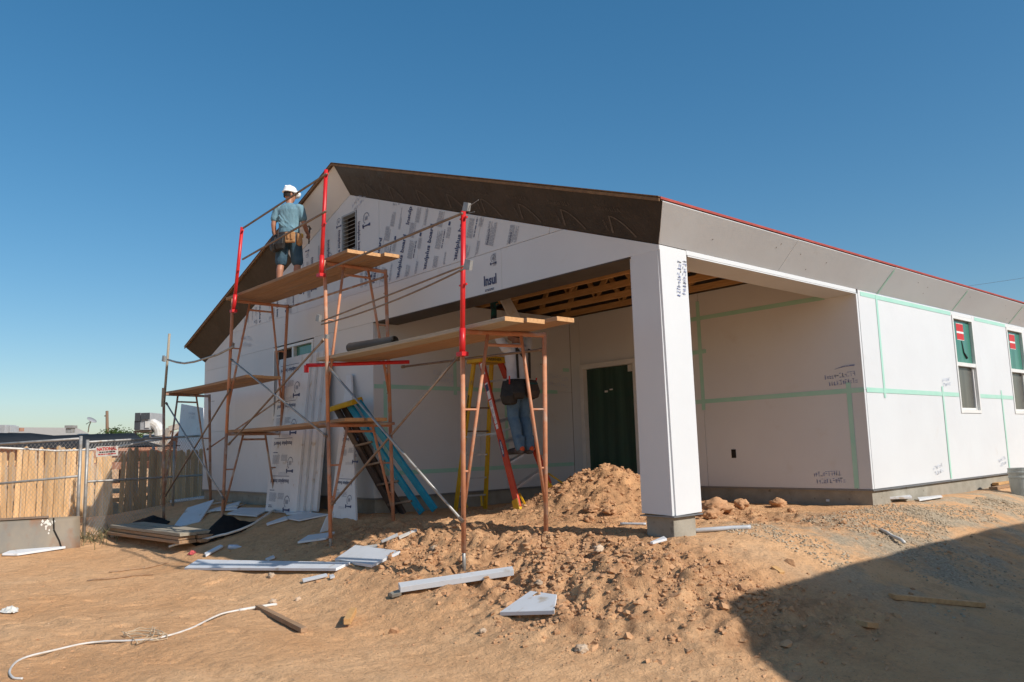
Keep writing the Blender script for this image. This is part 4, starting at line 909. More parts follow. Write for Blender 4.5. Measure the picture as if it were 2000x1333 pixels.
# ================================================================ PEOPLE
class Fig:
    """figure built in a local frame (x right, y forward, z up), turned and set down in the place"""
    def __init__(s, loc, rotz, sc_=1.): s.m = Matrix.Translation(loc) @ Matrix.Rotation(rotz, 4, 'Z') @ Matrix.Scale(sc_, 4)
    def limb(s, mb, pts, rad, n=12):
        """tapered limb with rounded ends"""
        P_ = [Vector(p) for p in pts]; d0 = (P_[0]-P_[1]).normalized(); d1 = (P_[-1]-P_[-2]).normalized()
        pts2 = [P_[0]+d0*rad[0]*.85, P_[0]+d0*rad[0]*.5]+P_+[P_[-1]+d1*rad[-1]*.5, P_[-1]+d1*rad[-1]*.85]
        r2 = [rad[0]*.45, rad[0]*.85]+list(rad)+[rad[-1]*.85, rad[-1]*.45]; mb.path(pts2, 1, n, r_list=r2)
    def oval(s, mb, rows, n=20):
        """rows: (cx, cy, z, half width, half depth)"""
        mb.rings([[V(cx+a*math.cos(k*2*math.pi/n), cy+b*math.sin(k*2*math.pi/n), z) for k in range(n)] for cx, cy, z, a, b in rows])
    def skin(s, mb, name, m, parent, vox=.012, smooth_it=6):
        vs = [tuple(s.m @ Vector(v)) for v in mb.v]; me_ = bpy.data.meshes.new(name); me_.from_pydata(vs, [], mb.f); me_.update()
        t = bpy.data.objects.new(name, me_); COL.objects.link(t)
        r_ = t.modifiers.new('r', 'REMESH'); r_.mode = 'VOXEL'; r_.voxel_size = vox; r_.use_smooth_shade = True
        if smooth_it: q = t.modifiers.new('s', 'SMOOTH'); q.iterations = smooth_it; q.factor = .5
        bpy.context.view_layer.update(); me2 = bpy.data.meshes.new_from_object(t.evaluated_get(bpy.context.evaluated_depsgraph_get())); bpy.data.objects.remove(t)
        me2.name = name; me2.materials.clear()
        for x in (m if isinstance(m, (list, tuple)) else [m]): me2.materials.append(M[x])
        me2.polygons.foreach_set('use_smooth', [True]*len(me2.polygons))
        o_ = bpy.data.objects.new(name, me2); COL.objects.link(o_)
        if parent: o_.parent = parent; o_.matrix_parent_inverse = Matrix.Translation(-Vector(parent.location))
        return o_
    def plain(s, mb, name, m, parent, smooth=False, bevel=0.):
        mb.v = [tuple(s.m @ Vector(v)) for v in mb.v]; return mb.build(name, m, parent, smooth=smooth, bevel=bevel)
def hand(F, mb, wrist, d, palm_n, curl=.5, sgn=1):
    """palm, four fingers and a thumb; d = direction of the hand, palm_n = palm normal"""
    d = Vector(d).normalized(); n = Vector(palm_n); n = (n-d*n.dot(d)).normalized(); w_ = d.cross(n)*sgn; wr = Vector(wrist)
    for k in (-1, -.33, .33, 1): F.limb(mb, [wr+w_*.012*k, wr+d*.045+w_*.024*k, wr+d*.085+w_*.028*k], [.017, .016, .014], 8)
    for k, L_ in zip((-1, -.33, .33, 1), (.060, .078, .082, .070)):
        b0 = wr+d*.088+w_*.029*k; c = curl
        b1 = b0+(d*math.cos(c)+n*math.sin(c))*L_*.48; b2 = b1+(d*math.cos(c*2)+n*math.sin(c*2))*L_*.34; b3 = b2+(d*math.cos(c*2.8)+n*math.sin(c*2.8))*L_*.25
        F.limb(mb, [b0, b1, b2, b3], [.0095, .009, .0085, .0075], 8)
    t0 = wr+d*.03+w_*.03; t1 = t0+(w_*.6+d*.6+n*.4).normalized()*.035; t2 = t1+(d*.8+n*.5+w_*.1).normalized()*.03; F.limb(mb, [t0-w_*.01, t1, t2], [.014, .011, .009], 8)
def head(F, mb, c, turn, tilt=0.):
    """skull, jaw, nose, ears, neck is added apart"""
    R_ = Matrix.Rotation(turn, 3, 'Z') @ Matrix.Rotation(tilt, 3, 'X'); c = Vector(c)
    def add(rows):
        n = 16; mb.rings([[c+R_ @ V(cx+a*math.cos(k*2*math.pi/n), cy+b*math.sin(k*2*math.pi/n), z) for k in range(n)] for cx, cy, z, a, b in rows])
    add([(0, .02, -.118, .02, .025), (0, .025, -.108, .045, .05), (0, .012, -.07, .062, .078), (0, .0, -.02, .071, .092), (0, -.004, .03, .075, .097), (0, -.006, .07, .068, .088), (0, -.008, .10, .045, .06), (0, -.008, .113, .02, .03)])
    for sg in (-1, 1): F.limb(mb, [c+R_ @ V(sg*.072, -.005, -.03), c+R_ @ V(sg*.078, -.012, .012)], [.012, .017], 8)
    F.limb(mb, [c+R_ @ V(0, .088, .01), c+R_ @ V(0, .108, -.025)], [.008, .014], 8)
    F.limb(mb, [c+R_ @ V(-.03, .075, .028), c+R_ @ V(.03, .075, .028)], [.014, .014], 8)
    F.limb(mb, [c+R_ @ V(-.02, .075, -.058), c+R_ @ V(.02, .075, -.058)], [.012, .012], 8)
    return R_

# worker in shorts on the top deck, back turned to us
def worker_top():
    x, y = -6.50, -.60; z0 = ZU+.036
    F = Fig((x, y, z0), R(46), .925); root = thing('person', 'worker in white hard hat, blue T-shirt and shorts on the top scaffold deck', 'person', (x, y, z0))
    b = MB()
    hip = .93; fl_ = V(-.15, -.02, 0); fr_ = V(.13, .05, 0)
    for sg, ft in ((-1, fl_), (1, fr_)):
        hp = V(sg*.095, 0, hip-.02); kn = V((ft.x+hp.x)/2+sg*.015, .03+ft.y*.5, .49); an = V(ft.x, ft.y-.03, .085)
        F.limb(b, [hp, lerp(hp, kn, .5), kn, lerp(kn, an, .3)+V(0, -.015, 0), lerp(kn, an, .7), an], [.088, .078, .056, .058, .044, .036])
        F.limb(b, [an+V(0, -.02, -.04), an+V(0, .06, -.05), an+V(sg*.015, .14, -.06)], [.036, .036, .028])
    F.oval(b, [(0, 0, .84, .13, .09), (0, 0, .92, .165, .115), (0, 0, 1.02, .155, .108), (0, .005, 1.12, .15, .10), (0, 0, 1.25, .17, .112), (0, -.01, 1.36, .178, .11), (0, -.012, 1.43, .15, .085), (0, -.005, 1.47, .08, .06)])
    F.limb(b, [(0, -.005, 1.44), (0, .01, 1.56)], [.058, .055])
    # left arm hangs, right arm bent forward to the hammer
    la = [(-.185, -.01, 1.405), (-.225, -.03, 1.26), (-.245, -.045, 1.13), (-.24, -.02, 1.0), (-.225, .02, .885)]; F.limb(b, la, [.052, .048, .041, .038, .027])
    hand(F, b, la[-1], (.05, .12, -1), (1, .2, 0), .45, 1)
    ra = [(.185, -.01, 1.405), (.225, .0, 1.26), (.245, .02, 1.14), (.25, .13, 1.06), (.245, .24, 1.02)]; F.limb(b, ra, [.052, .048, .041, .038, .028])
    hand(F, b, ra[-1], (.0, 1, -.05), (-1, 0, -.1), .75, -1)
    hc = V(.0, .035, 1.64); Rh = head(F, b, hc, R(-48), R(-6))
    F.skin(b, 'body', 'skin', root, .009, 5)
    # shirt
    b = MB(); F.oval(b, [(0, 0, .965, .172, .128), (0, 0, 1.0, .176, .128), (0, .005, 1.12, .170, .120), (0, 0, 1.25, .187, .128), (0, -.01, 1.36, .198, .126), (0, -.012, 1.43, .172, .10), (0, -.005, 1.475, .088, .072), (0, 0, 1.49, .064, .06)])
    for sg, A in ((-1, la), (1, ra)): F.limb(b, [Vector(A[0])+V(-sg*.03, 0, 0), A[0], lerp(A[0], A[1], .6), lerp(A[1], A[2], .25)], [.075, .072, .070, .069])
    bb_ = MB(); bb_.v = b.v; bb_.f = b.f; bb_.mi = b.mi
    rr = random.Random(4)
    for k in range(9):   # folds across the back
        xx = rr.uniform(-.12, .12); F.limb(b, [(xx-.05, -.105, 1.30-k*.035), (xx+.01, -.118, 1.22-k*.03), (xx+.07, -.105, 1.15-k*.025)], [.010, .014, .010], 8)
    F.skin(b, 'shirt', 'shirt_blue', root, .010, 4)
    b = MB(); F.oval(b, [(0, 0, .80, .10, .09), (0, 0, .86, .165, .122), (0, 0, .93, .178, .128), (0, 0, 1.0, .166, .118)])
    for sg, ft in ((-1, fl_), (1, fr_)):
        hp = V(sg*.095, 0, hip-.02); kn = V((ft.x+hp.x)/2+sg*.015, .03+ft.y*.5, .49); F.limb(b, [hp, lerp(hp, kn, .5), lerp(hp, kn, .93)], [.108, .104, .098])
    F.skin(b, 'shorts', 'denim_dark', root, .010, 4)
    for ft in (fl_, fr_): b = MB(); F.limb(b, [(ft.x, ft.y-.07, .045), (ft.x, ft.y+.05, .042), (ft.x, ft.y+.15, .035)], [.046, .046, .040]); F.limb(b, [(ft.x, ft.y-.04, .05), (ft.x, ft.y-.035, .11)], [.05, .047]); F.skin(b, 'boot', 'leather_brown', root, .010, 3)
    # hard hat
    b = MB(); n = 24
    def HR(a, bb, z, yo=0): return [hc+Rh @ V(a*math.cos(k*2*math.pi/n), yo-.006+bb*math.sin(k*2*math.pi/n), z) for k in range(n)]
    b.rings([HR(.118, .142, .038, .012), HR(.116, .139, .046, .011), HR(.096, .118, .05), HR(.094, .114, .085), HR(.082, .10, .125), HR(.055, .07, .152), HR(.022, .03, .163)])
    hat = F.plain(b, 'hard_hat', 'helmet', root, smooth=True)
    b = MB(); F.limb(b, [hc+Rh @ V(0, -.10, .14), hc+Rh @ V(0, -.02, .168), hc+Rh @ V(0, .06, .155)], [.010, .012, .010], 8); b.path([hc+Rh @ V(0, .10, .05), hc+Rh @ V(0, .165, .036)], 1, 10, r_list=[.07, .05]); F.plain(b, 'ridge', 'helmet', hat, smooth=True)
    b = MB(); n = 16
    b.rings([[hc+Rh @ V(a*math.cos(k*2*math.pi/n), -.012+c_*math.sin(k*2*math.pi/n), z) for k in range(n)] for a, c_, z in ((.072, .092, -.045), (.079, .099, -.01), (.080, .101, .05), (.07, .09, .07))])
    b2 = MB(); b2.v = [v for v in b.v]; b2.f = [f for f in b.f if all((Rh.inverted() @ (Vector(b.v[i])-hc)).y < .045 for i in f)]; b2.mi = [0]*len(b2.f)
    F.plain(b2, 'hair', 'hair', root, smooth=True)
    # tool belt
    b = MB(); F.oval(b, [(0, 0, .93, .186, .138), (0, 0, .985, .184, .136)], 24); F.skin(b, 'tool_belt', 'leather_brown', root, .012, 2)
    b = MB(); b.box((-.015, -.185, .78), (.155, -.135, .965)); F.plain(b, 'rear_pouch', 'leather_tan', root, bevel=.02)
    b = MB(); b.box((.03, -.20, .84), (.06, -.18, .95)); b.box((.09, -.20, .83), (.12, -.18, .94)); F.plain(b, 'pouch_flap', 'leather_tan', root, bevel=.006)
    def bag(name, m_, c, w_, d_, h_, yaw, par=root):
        bb = MB(); R_ = Matrix.Rotation(yaw, 3, 'Z'); c = Vector(c)
        bb.rings([[c+R_ @ V(sx*w_*k, sy*d_*k2+off, z) for sx, sy in ((-1, -1), (0, -1.12), (1, -1), (1.05, 0), (1, 1), (0, 1.05), (-1, 1), (-1.05, 0))] for z, k, k2, off in ((-h_, .62, .5, -.01), (-h_*.92, .86, .8, -.01), (-h_*.3, 1.05, 1.1, -.015), (h_*.35, 1, .9, -.005), (h_*.8, .96, .62, 0), (h_, .9, .5, 0))])
        return F.plain(bb, name, m_, par, smooth=False, bevel=.012)
    bag('side_pouch', 'leather_black', (-.185, -.09, .80), .085, .06, .14, -.9); bag('side_pouch', 'leather_black', (-.085, -.165, .80), .07, .045, .13, -.25); bag('side_pouch', 'leather_black', (-.245, .0, .83), .06, .045, .11, -1.5)
    b = MB(); b.tube((-.20, -.14, .88), (-.22, -.17, .99), .012, 6); b.tube((-.12, -.19, .86), (-.11, -.21, .98), .010, 6); F.plain(b, 'tool_handle', 'leather_brown', root)
    b = MB(); F.limb(b, [(.185, -.06, .92), (.19, -.05, .80)], [.05, .055]); F.skin(b, 'side_pouch', 'leather_tan', root, .012, 2)
    b = MB(); b.box((.205, -.05, .90), (.235, .03, .965)); F.plain(b, 'tape_measure', 'yellow_cap', root, bevel=.01)
    # hammer held in the right hand (a thing of its own)
    h0 = V(.235, .335, .98); hm = thing('hammer', 'claw hammer held out in the right hand of the worker in shorts', 'hammer', tuple(F.m @ h0))
    b = MB(); b.tube(h0+V(0, -.02, -.10), h0+V(0, .03, .19), .012, 8); F.plain(b, 'handle', 'leather_black', hm)
    b = MB(); b.tube(h0+V(0, -.03, .20), h0+V(0, .08, .185), .016, 10); b.bar(h0+V(0, -.03, .20), h0+V(0, -.11, .165), .024, .010, side=(1, 0, 0)); F.plain(b, 'head', 'steel_brown', hm)
worker_top()

# worker in jeans on the red ladder, arms up under the trusses
def worker_ladder():
    st = lerp(lerp(tn, FN, .70), lerp(tf, FF, .70), .5); z0 = st.z+.018; x, y = st.x+.05, st.y-.0
    F = Fig((x, y, z0), R(88)); root = thing('person', 'worker in white shirt, jeans and black tool pouches standing on the red ladder', 'person', (x, y, z0))
    b = MB(); hip = .92; lx = .06      # leaning slightly forward
    fl_ = V(-.085, .0, 0); fr_ = V(.095, .02, 0)
    def legs(mb, r):
        for sg, ft in ((-1, fl_), (1, fr_)):
            hp = V(sg*.092, .045, hip-.02); kn = V(sg*.095, .065, .49); an = V(ft.x, ft.y-.045, .09)
            F.limb(mb, [hp, lerp(hp, kn, .5), kn, lerp(kn, an, .3)+V(0, -.015, 0), lerp(kn, an, .7), an], r)
    legs(b, [.088, .076, .055, .056, .043, .036])
    for ft in (fl_, fr_): F.limb(b, [(ft.x, ft.y-.06, .05), (ft.x, ft.y+.10, .035)], [.034, .028])
    F.oval(b, [(0, .045, .84, .13, .09), (0, .045, .92, .162, .112), (0, .045, 1.02, .150, .105), (0, .055, 1.12, .148, .10), (0, .06, 1.25, .168, .112), (0, .06, 1.36, .178, .11), (0, .06, 1.43, .15, .085), (0, .065, 1.47, .08, .06)])
    F.limb(b, [(0, .065, 1.44), (0, .085, 1.55)], [.058, .055])
    la = [(-.185, .06, 1.40), (-.235, .14, 1.55), (-.235, .23, 1.68), (-.19, .30, 1.84), (-.15, .34, 1.98)]; ra = [(.185, .06, 1.40), (.255, .12, 1.55), (.27, .19, 1.66), (.20, .27, 1.80), (.14, .33, 1.93)]
    F.limb(b, la, [.052, .047, .041, .038, .028]); F.limb(b, ra, [.052, .047, .041, .038, .028])
    hand(F, b, la[-1], (.2, .25, 1), (1, .3, 0), .6, -1); hand(F, b, ra[-1], (-.2, .25, 1), (-1, .3, 0), .6, 1)
    hc = V(0, .10, 1.63); Rh = head(F, b, hc, R(8), R(22)); F.skin(b, 'body', 'skin', root, .009, 5)
    b = MB(); F.oval(b, [(0, .045, .98, .168, .125), (0, .055, 1.12, .166, .118), (0, .06, 1.25, .184, .126), (0, .06, 1.36, .196, .124), (0, .06, 1.43, .17, .10), (0, .065, 1.48, .085, .07)])
    for sg, A in ((-1, la), (1, ra)): F.limb(b, [Vector(A[0])+V(-sg*.03, 0, 0), A[0], A[1], A[2]], [.075, .070, .062, .056])
    F.skin(b, 'shirt', 'shirt_white', root, .010, 4)
    b = MB()
    for sg in (-1, 1): b.bar((sg*.10, -.075, 1.0), (sg*.11, -.07, 1.4), .035, .01, side=(1, 0, 0)); 
    b.bar((-.11, -.072, 1.40), (.0, -.078, 1.28), .03, .01, side=(1, 0, 0)); F.plain(b, 'suspenders', 'leather_black', root)
    b = MB(); F.oval(b, [(0, .045, .78, .12, .10), (0, .045, .86, .162, .120), (0, .045, .93, .172, .126), (0, .045, 1.0, .160, .116)]); legs(b, [.104, .094, .078, .078, .068, .064])
    for sg, ft in ((-1, fl_), (1, fr_)):
        for k in range(3): F.limb(b, [(ft.x-.04, ft.y-.05, .13+.04*k), (ft.x+.04, ft.y-.05, .12+.045*k)], [.043, .043], 8)
    F.skin(b, 'jeans', 'denim', root, .010, 3)
    for ft in (fl_, fr_):
        b = MB(); s2 = MB(); F.limb(b, [(ft.x, ft.y-.07, .045), (ft.x, ft.y+.05, .048), (ft.x, ft.y+.17, .036)], [.046, .047, .040]); F.limb(s2, [(ft.x, ft.y-.085, .075), (ft.x, ft.y-.02, .075)], [.040, .050])
        sh_ = F.skin(b, 'shoe', 'shoe_dark', root, .009, 3); F.skin(s2, 'heel', 'shoe_orange', sh_, .009, 3)
    b = MB(); F.oval(b, [(0, .045, .93, .180, .134), (0, .045, .995, .178, .132)], 24); F.skin(b, 'tool_belt', 'leather_black', root, .012, 2)
    def bag(name, m_, c, w_, d_, h_, yaw):
        bb = MB(); R_ = Matrix.Rotation(yaw, 3, 'Z'); c = Vector(c)
        bb.rings([[c+R_ @ V(sx*w_*k, sy*d_*k2+off, z) for sx, sy in ((-1, -1), (0, -1.12), (1, -1), (1.05, 0), (1, 1), (0, 1.05), (-1, 1), (-1.05, 0))] for z, k, k2, off in ((-h_, .62, .5, -.01), (-h_*.92, .86, .8, -.01), (-h_*.3, 1.05, 1.1, -.015), (h_*.35, 1, .9, -.005), (h_*.8, .96, .62, 0), (h_, .9, .5, 0))])
        return F.plain(bb, name, m_, root, smooth=False, bevel=.012)
    bag('side_pouch', 'leather_black', (-.20, -.01, .81), .10, .06, .16, -1.3); bag('side_pouch', 'leather_black', (-.14, -.115, .84), .08, .05, .12, -.6); bag('rear_pouch', 'leather_brown', (.06, -.125, .86), .075, .045, .12, .1)
    bag('side_pouch', 'leather_brown', (.185, -.055, .86), .085, .05, .12, 1.0); bag('side_pouch', 'leather_black', (.215, .07, .85), .07, .05, .12, 1.6)
    b = MB(); b.bar((-.04, -.18, .925), (.14, -.18, .925), .02, .02, side=(0, 1, 0)); F.plain(b, 'pouch_trim', 'glove', root)
    b = MB(); b.tube((.24, .0, .90), (.27, -.02, 1.02), .012, 6); b.tube((-.24, -.06, .92), (-.27, -.10, 1.02), .010, 6); F.plain(b, 'tool_handle', 'sticker_red', root)
    b = MB(); F.limb(b, [la[-2], la[-1]], [.043, .040]); hand(F, b, la[-1], (.2, .25, 1), (1, .3, 0), .6, -1); F.limb(b, [Vector(la[-1])+V(.01, .02, .04), Vector(la[-1])+V(.02, .04, .10)], [.045, .045]); F.skin(b, 'glove', 'glove', root, .007, 2)
    b = MB(); F.limb(b, [ra[-2], ra[-1]], [.043, .040]); hand(F, b, ra[-1], (-.2, .25, 1), (-1, .3, 0), .6, 1); F.skin(b, 'glove', 'glove', root, .007, 2)
    b = MB(); n = 16; b.rings([[hc+Rh @ V(a*math.cos(k*2*math.pi/n), -.014+c_*math.sin(k*2*math.pi/n), z) for k in range(n)] for a, c_, z in ((.074, .09, -.04), (.081, .102, .0), (.083, .104, .06), (.06, .08, .105), (.02, .03, .122))])
    b.f = [f for f in b.f if all((Rh.inverted() @ (Vector(b.v[i])-hc)).y < .05 for i in f)]; b.mi = [0]*len(b.f); F.plain(b, 'hair', 'hair', root, smooth=True)
    # the strip of foam he is fixing under the beam
    a_ = F.m @ V(-.14, .36, 2.03); c_ = SY(1018, 645, a_.y-.05); d_ = SY(985, 582, a_.y-.05)
    tag(MB().bar(c_, d_, .14, .03, side=(.66, .75, 0)).build('foam_strip', 'foam_scrap', None, bevel=.003), 'white foam strip held up by the worker on the red ladder', 'foam strip')
    return F
worker_ladder()

# ================================================================ LITTER ON THE DIRT
def flat(px_poly, label, th=.028, lift=.012, m='foam_scrap', name='foam_offcut', cat='foam offcut', group=None, tilt=None, bevel=.003):
    P_ = [G(*p) for p in px_poly]; A = np.array([[p.x, p.y, 1] for p in P_]); c, *_ = np.linalg.lstsq(A, np.array([p.z for p in P_]), rcond=None)
    cx = sum(p.x for p in P_)/len(P_); cy = sum(p.y for p in P_)/len(P_)
    gx_ = np.linspace(min(p.x for p in P_), max(p.x for p in P_), 7); gy2 = np.linspace(min(p.y for p in P_), max(p.y for p in P_), 7); X_, Y_ = np.meshgrid(gx_, gy2)
    off = np.percentile(H(X_, Y_)-(c[0]*X_+c[1]*Y_+c[2]), 70)+lift
    pts = [V(p.x, p.y, c[0]*p.x+c[1]*p.y+c[2]+off) for p in P_]
    return tag(MB().prism(pts, (0, 0, th)).build(name, m, None, bevel=bevel), label, cat, group)
fo = lambda poly, label, **k: flat(poly, label, **k)
fo([(360, 1113), (386, 1099), (684, 1102), (656, 1119)], 'long white foam board lying flat in front of the scaffold', th=.03)
fo([(654, 1097), (694, 1072), (782, 1082), (726, 1112)], 'squarish white foam panel lying in the sun by the scaffold leg', th=.03)
fo([(976, 1202), (1036, 1165), (1088, 1165), (1083, 1204)], 'trapezoid white foam offcut alone on the bare dirt in front', th=.03)
fo([(778, 1158), (782, 1167), (1004, 1134), (1001, 1126)], 'narrow white foam strip across the foot of the front scaffold leg', th=.05)
fo([(590, 1137), (592, 1141), (640, 1130), (637, 1126)], 'thin foam sliver just below the squarish panel', th=.02)
fo([(643, 1130), (645, 1135), (654, 1132), (651, 1128)], 'tiny foam crumb beside the thin sliver', th=.02)
fo([(330, 979), (333, 984), (402, 975), (400, 969)], 'foam strip lying at the left house corner', th=.04)
fo([(444, 1009), (470, 996), (530, 998), (502, 1012)], 'white foam sheet on the ground below the leaning stack', th=.025)
fo([(405, 1004), (420, 996), (470, 984), (462, 1000)], 'crumpled foam sheet left of the sheet below the leaning stack', th=.02)
fo([(553, 1000), (596, 1000), (590, 1008), (560, 1008)], 'small foam sheet under the foot of the leaning stack', th=.02)
fo([(555, 1014), (590, 1004), (642, 1008), (584, 1022)], 'foam sheet right of the leaning stack beside the scaffold leg', th=.02)
fo([(520, 1026), (522, 1030), (562, 1018), (558, 1013)], 'short foam stick touching the sheet right of the stack', th=.02)
fo([(581, 1066), (602, 1054), (654, 1046), (636, 1060)], 'pointed foam offcut in the shade before the near tall frame', th=.025)
fo([(518, 1097), (534, 1090), (537, 1094), (524, 1098)], 'small foam triangle behind the long flat board', th=.02)
fo([(4, 1088), (18, 1081), (122, 1070), (128, 1073), (34, 1088)], 'long foam splinter along the foot of the rusty steel plate', th=.03)
fo([(399, 1086), (402, 1090), (436, 1072), (430, 1069)], 'white foam stick beside the plank pile', th=.025)
fo([(1612, 982), (1614, 987), (1782, 982), (1778, 977)], 'long white foam strip on the dirt before the side wall corner', th=.03, lift=.04)
fo([(1792, 977), (1796, 981), (1841, 975), (1838, 971)], 'short white foam strip right of the long one by the wall', th=.02)
fo([(1270, 1067), (1276, 1071), (1303, 1061), (1297, 1057)], 'white foam scrap at the foot of the concrete pier', th=.02)
fo([(760, 1167), (766, 1172), (784, 1167), (780, 1161)], 'grey board end beside the narrow foam strip', th=.03, m='plank_grey', name='wood_offcut', cat='wood')
for k, (a, b_) in enumerate((((690, 1071), (743, 1066)), ((744, 1065), (778, 1052)), ((778, 1052), (815, 1038)))):
    fo([a, (a[0]+2, a[1]+4), (b_[0], b_[1]+3), (b_[0]-2, b_[1]-1)], ['first bent white trim strip behind the squarish panel', 'middle white trim strip on the rough bank', 'white trim strip highest up the rough bank'][k], th=.015, name='trim_strip', cat='trim strip', m='pvc')
# foam sheets propped at an angle
def prop(px, label, depths, th=.025, m='foam_scrap'):
    pts = [Vector(p) for p in px]; n = (pts[1]-pts[0]).cross(pts[-1]-pts[0]).normalized(); n = n if n.dot(CAM-pts[0]) > 0 else -n
    c = [pts[0], pts[1], pts[2], pts[3]]; c[2] = c[1]+c[3]-c[0] if False else c[2]-n*((c[2]-c[0]).dot(n))
    return tag(MB().prism(c, -n*th).build('foam_offcut', m, None, bevel=.003), label, 'foam offcut')
a = G(336, 1033); b = G(390, 1020); prop([a+V(0, 0, .01), b+V(0, 0, .01), b+V(-.85, .55, .30), a+V(-.75, .50, .27)], 'square foam offcut tilted up on the plank pile', None)
a = G(625, 1041); b = G(643, 1036); prop([a, b, b+V(-.02, .07, .22), a+V(.03, .08, .20)], 'small foam wedge standing by the near tall frame leg', None)
# timber
def stick(p, q, w_, h_, label, m='raw_wood', name='wood_offcut', cat='wood', lift=0.):
    a, b = G(*p), G(*q); n_ = V(0, 0, h_/2+lift); return tag(MB().bar(a+n_, b+n_, w_, h_).build(name, m, None, bevel=.003), label, cat)
stick((504, 1190), (594, 1236), .055, .04, 'split brown stake lying across the hose end', 'plank_wood')
stick((678, 1228), (690, 1205), .06, .05, 'short yellow wood block standing in the front dirt', 'raw_wood', lift=.03)
stick((1742, 1170), (1918, 1186), .085, .038, 'long pale lumber piece in the shadow at right', 'plank_end')
stick((1684, 1224), (1706, 1226), .09, .038, 'small wood block in the shadow below the lumber', 'plank_end')
stick((1511, 1110), (1528, 1122), .05, .02, 'little wood chip on the sunlit bank above the shadow', 'raw_wood')
for k, (p, q) in enumerate((((215, 1119), (332, 1100)), ((166, 1137), (300, 1124)))):
    a, b = G(*p), G(*q); n_ = 7; pts = [lerp(a, b, i/n_)+V(random.uniform(-.02, .02), random.uniform(-.02, .02), .012) for i in range(n_+1)]
    for v in pts: v.z = hz(v.x, v.y)+.012
    tag(MB().path(pts, .01, 6, r_list=[.006]+[.012]*(n_-1)+[.005]).build('stick', 'plank_wood', None), ['upper of the two thin sticks left of the long foam board', 'lower of the two thin sticks left of the long foam board'][k], 'stick')
# plank pile
a = G(350, 1083); u_ = (G(215, 1050)-a); u_.z = 0; L_ = u_.length; u_ = u_/L_; v_ = V(-u_.y, u_.x, 0)*-1
v_ = v_ if v_.dot(rt) > 0 else -v_
base = max(hz(a.x, a.y), hz(a.x+u_.x*L_, a.y+u_.y*L_), hz(a.x+v_.x*.4, a.y+v_.y*.4))
lab = [['bottom left plank of the pile', 'bottom right plank of the pile'], ['middle left plank of the pile', 'middle right plank of the pile'], ['top left plank of the pile', 'top right plank of the pile']]
for k in range(3):
    for j in range(2):
        sh = random.uniform(-.10, .10); rot = random.uniform(-.03, .03); uu = (u_*math.cos(rot)+v_*math.sin(rot)); s0 = a+v_*(.12+.26*j)+u_*sh; z = base+.03+.052*k
        p0 = V(s0.x, s0.y, z); p1 = p0+uu*(L_*.98); mb = MB(); mb.bar(p0, p1, .245, .045); mb.cur = 0
        o_ = mb.build('plank', 'plank_grey' if k == 2 else 'plank_wood', None, bevel=.005); tag(o_, lab[k][j]+' lying on the dirt near the fence', 'plank', 'planks of the pile on the dirt')
# tubes and hoses
def hose(px, r_, label, m='pvc', name='hose', cat='hose', lift=0., arch=None, steps=6):
    P_ = [G(*p) for p in px]; pts = []
    for i in range(len(P_)-1):
        p0, p1, p2, p3 = P_[max(i-1, 0)], P_[i], P_[i+1], P_[min(i+2, len(P_)-1)]
        for k in range(steps):
            t = k/steps; pts.append(.5*((2*p1)+(-p0+p2)*t+(2*p0-5*p1+4*p2-p3)*t*t+(-p0+3*p1-3*p2+p3)*t**3))
    pts.append(P_[-1]); n_ = len(pts)
    for i, v in enumerate(pts):
        v.z = hz(v.x, v.y)+r_*.8+lift
        if arch: v.z += arch*math.sin(math.pi*i/(n_-1))
    zs_ = [v.z for v in pts]
    for i, v in enumerate(pts):
        w_ = zs_[max(0, i-4):i+5]; v.z = .5*(sum(w_)/len(w_)+max(w_))
    return tag(MB().path(pts, r_, 8).build(name, m, None, smooth=True), label, cat)
hose([(44, 1329), (24, 1326), (20, 1310), (45, 1287), (110, 1270), (180, 1260), (250, 1253), (310, 1250), (370, 1230), (430, 1206), (500, 1191)], .0085, 'long white hose curling across the front dirt')
hose([(467, 1194), (540, 1183)], .014, 'white pipe stub at the end of the long hose', name='pipe', cat='pipe')
hose([(330, 1080), (392, 1064), (440, 1054), (485, 1040), (520, 1018), (546, 994)], .017, 'white conduit arching from plank pile to leaning boards', name='conduit', cat='conduit', lift=.03)
hose([(385, 1003), (405, 992), (435, 983), (470, 980)], .017, 'upper of two white conduits by the house corner', name='conduit', cat='conduit')
hose([(389, 1013), (410, 1003), (440, 996), (480, 982), (499, 971)], .017, 'lower of two white conduits by the house corner', name='conduit', cat='conduit')
hose([(1356, 1041), (1400, 1039), (1466, 1033)], .022, 'grey pipe lying right of the concrete pier', 'pvc_grey', 'pipe', 'pipe')
hose([(1212, 1027), (1262, 1028)], .014, 'thin grey pipe left of the concrete pier', 'pvc_grey', 'pipe', 'pipe')
hose([(1720, 1036), (1742, 1050), (1767, 1068)], .017, 'short white pipe on the gravel at the shadow edge', 'pvc', 'pipe', 'pipe')
mb = MB(); c = G(285, 1248)
for k in range(5):
    pts = [c+V(.20*math.cos(t*1.1+k)+random.uniform(-.05, .05), .12*math.sin(t*1.3+k*2), 0) for t in np.linspace(0, 4.5, 14)]
    for v in pts: v.z = hz(v.x, v.y)+random.uniform(.008, .04)
    mb.path(pts, .004, 5)
tag(mb.build('twine', 'string', None), 'tangle of tan twine tied round the white hose', 'twine')
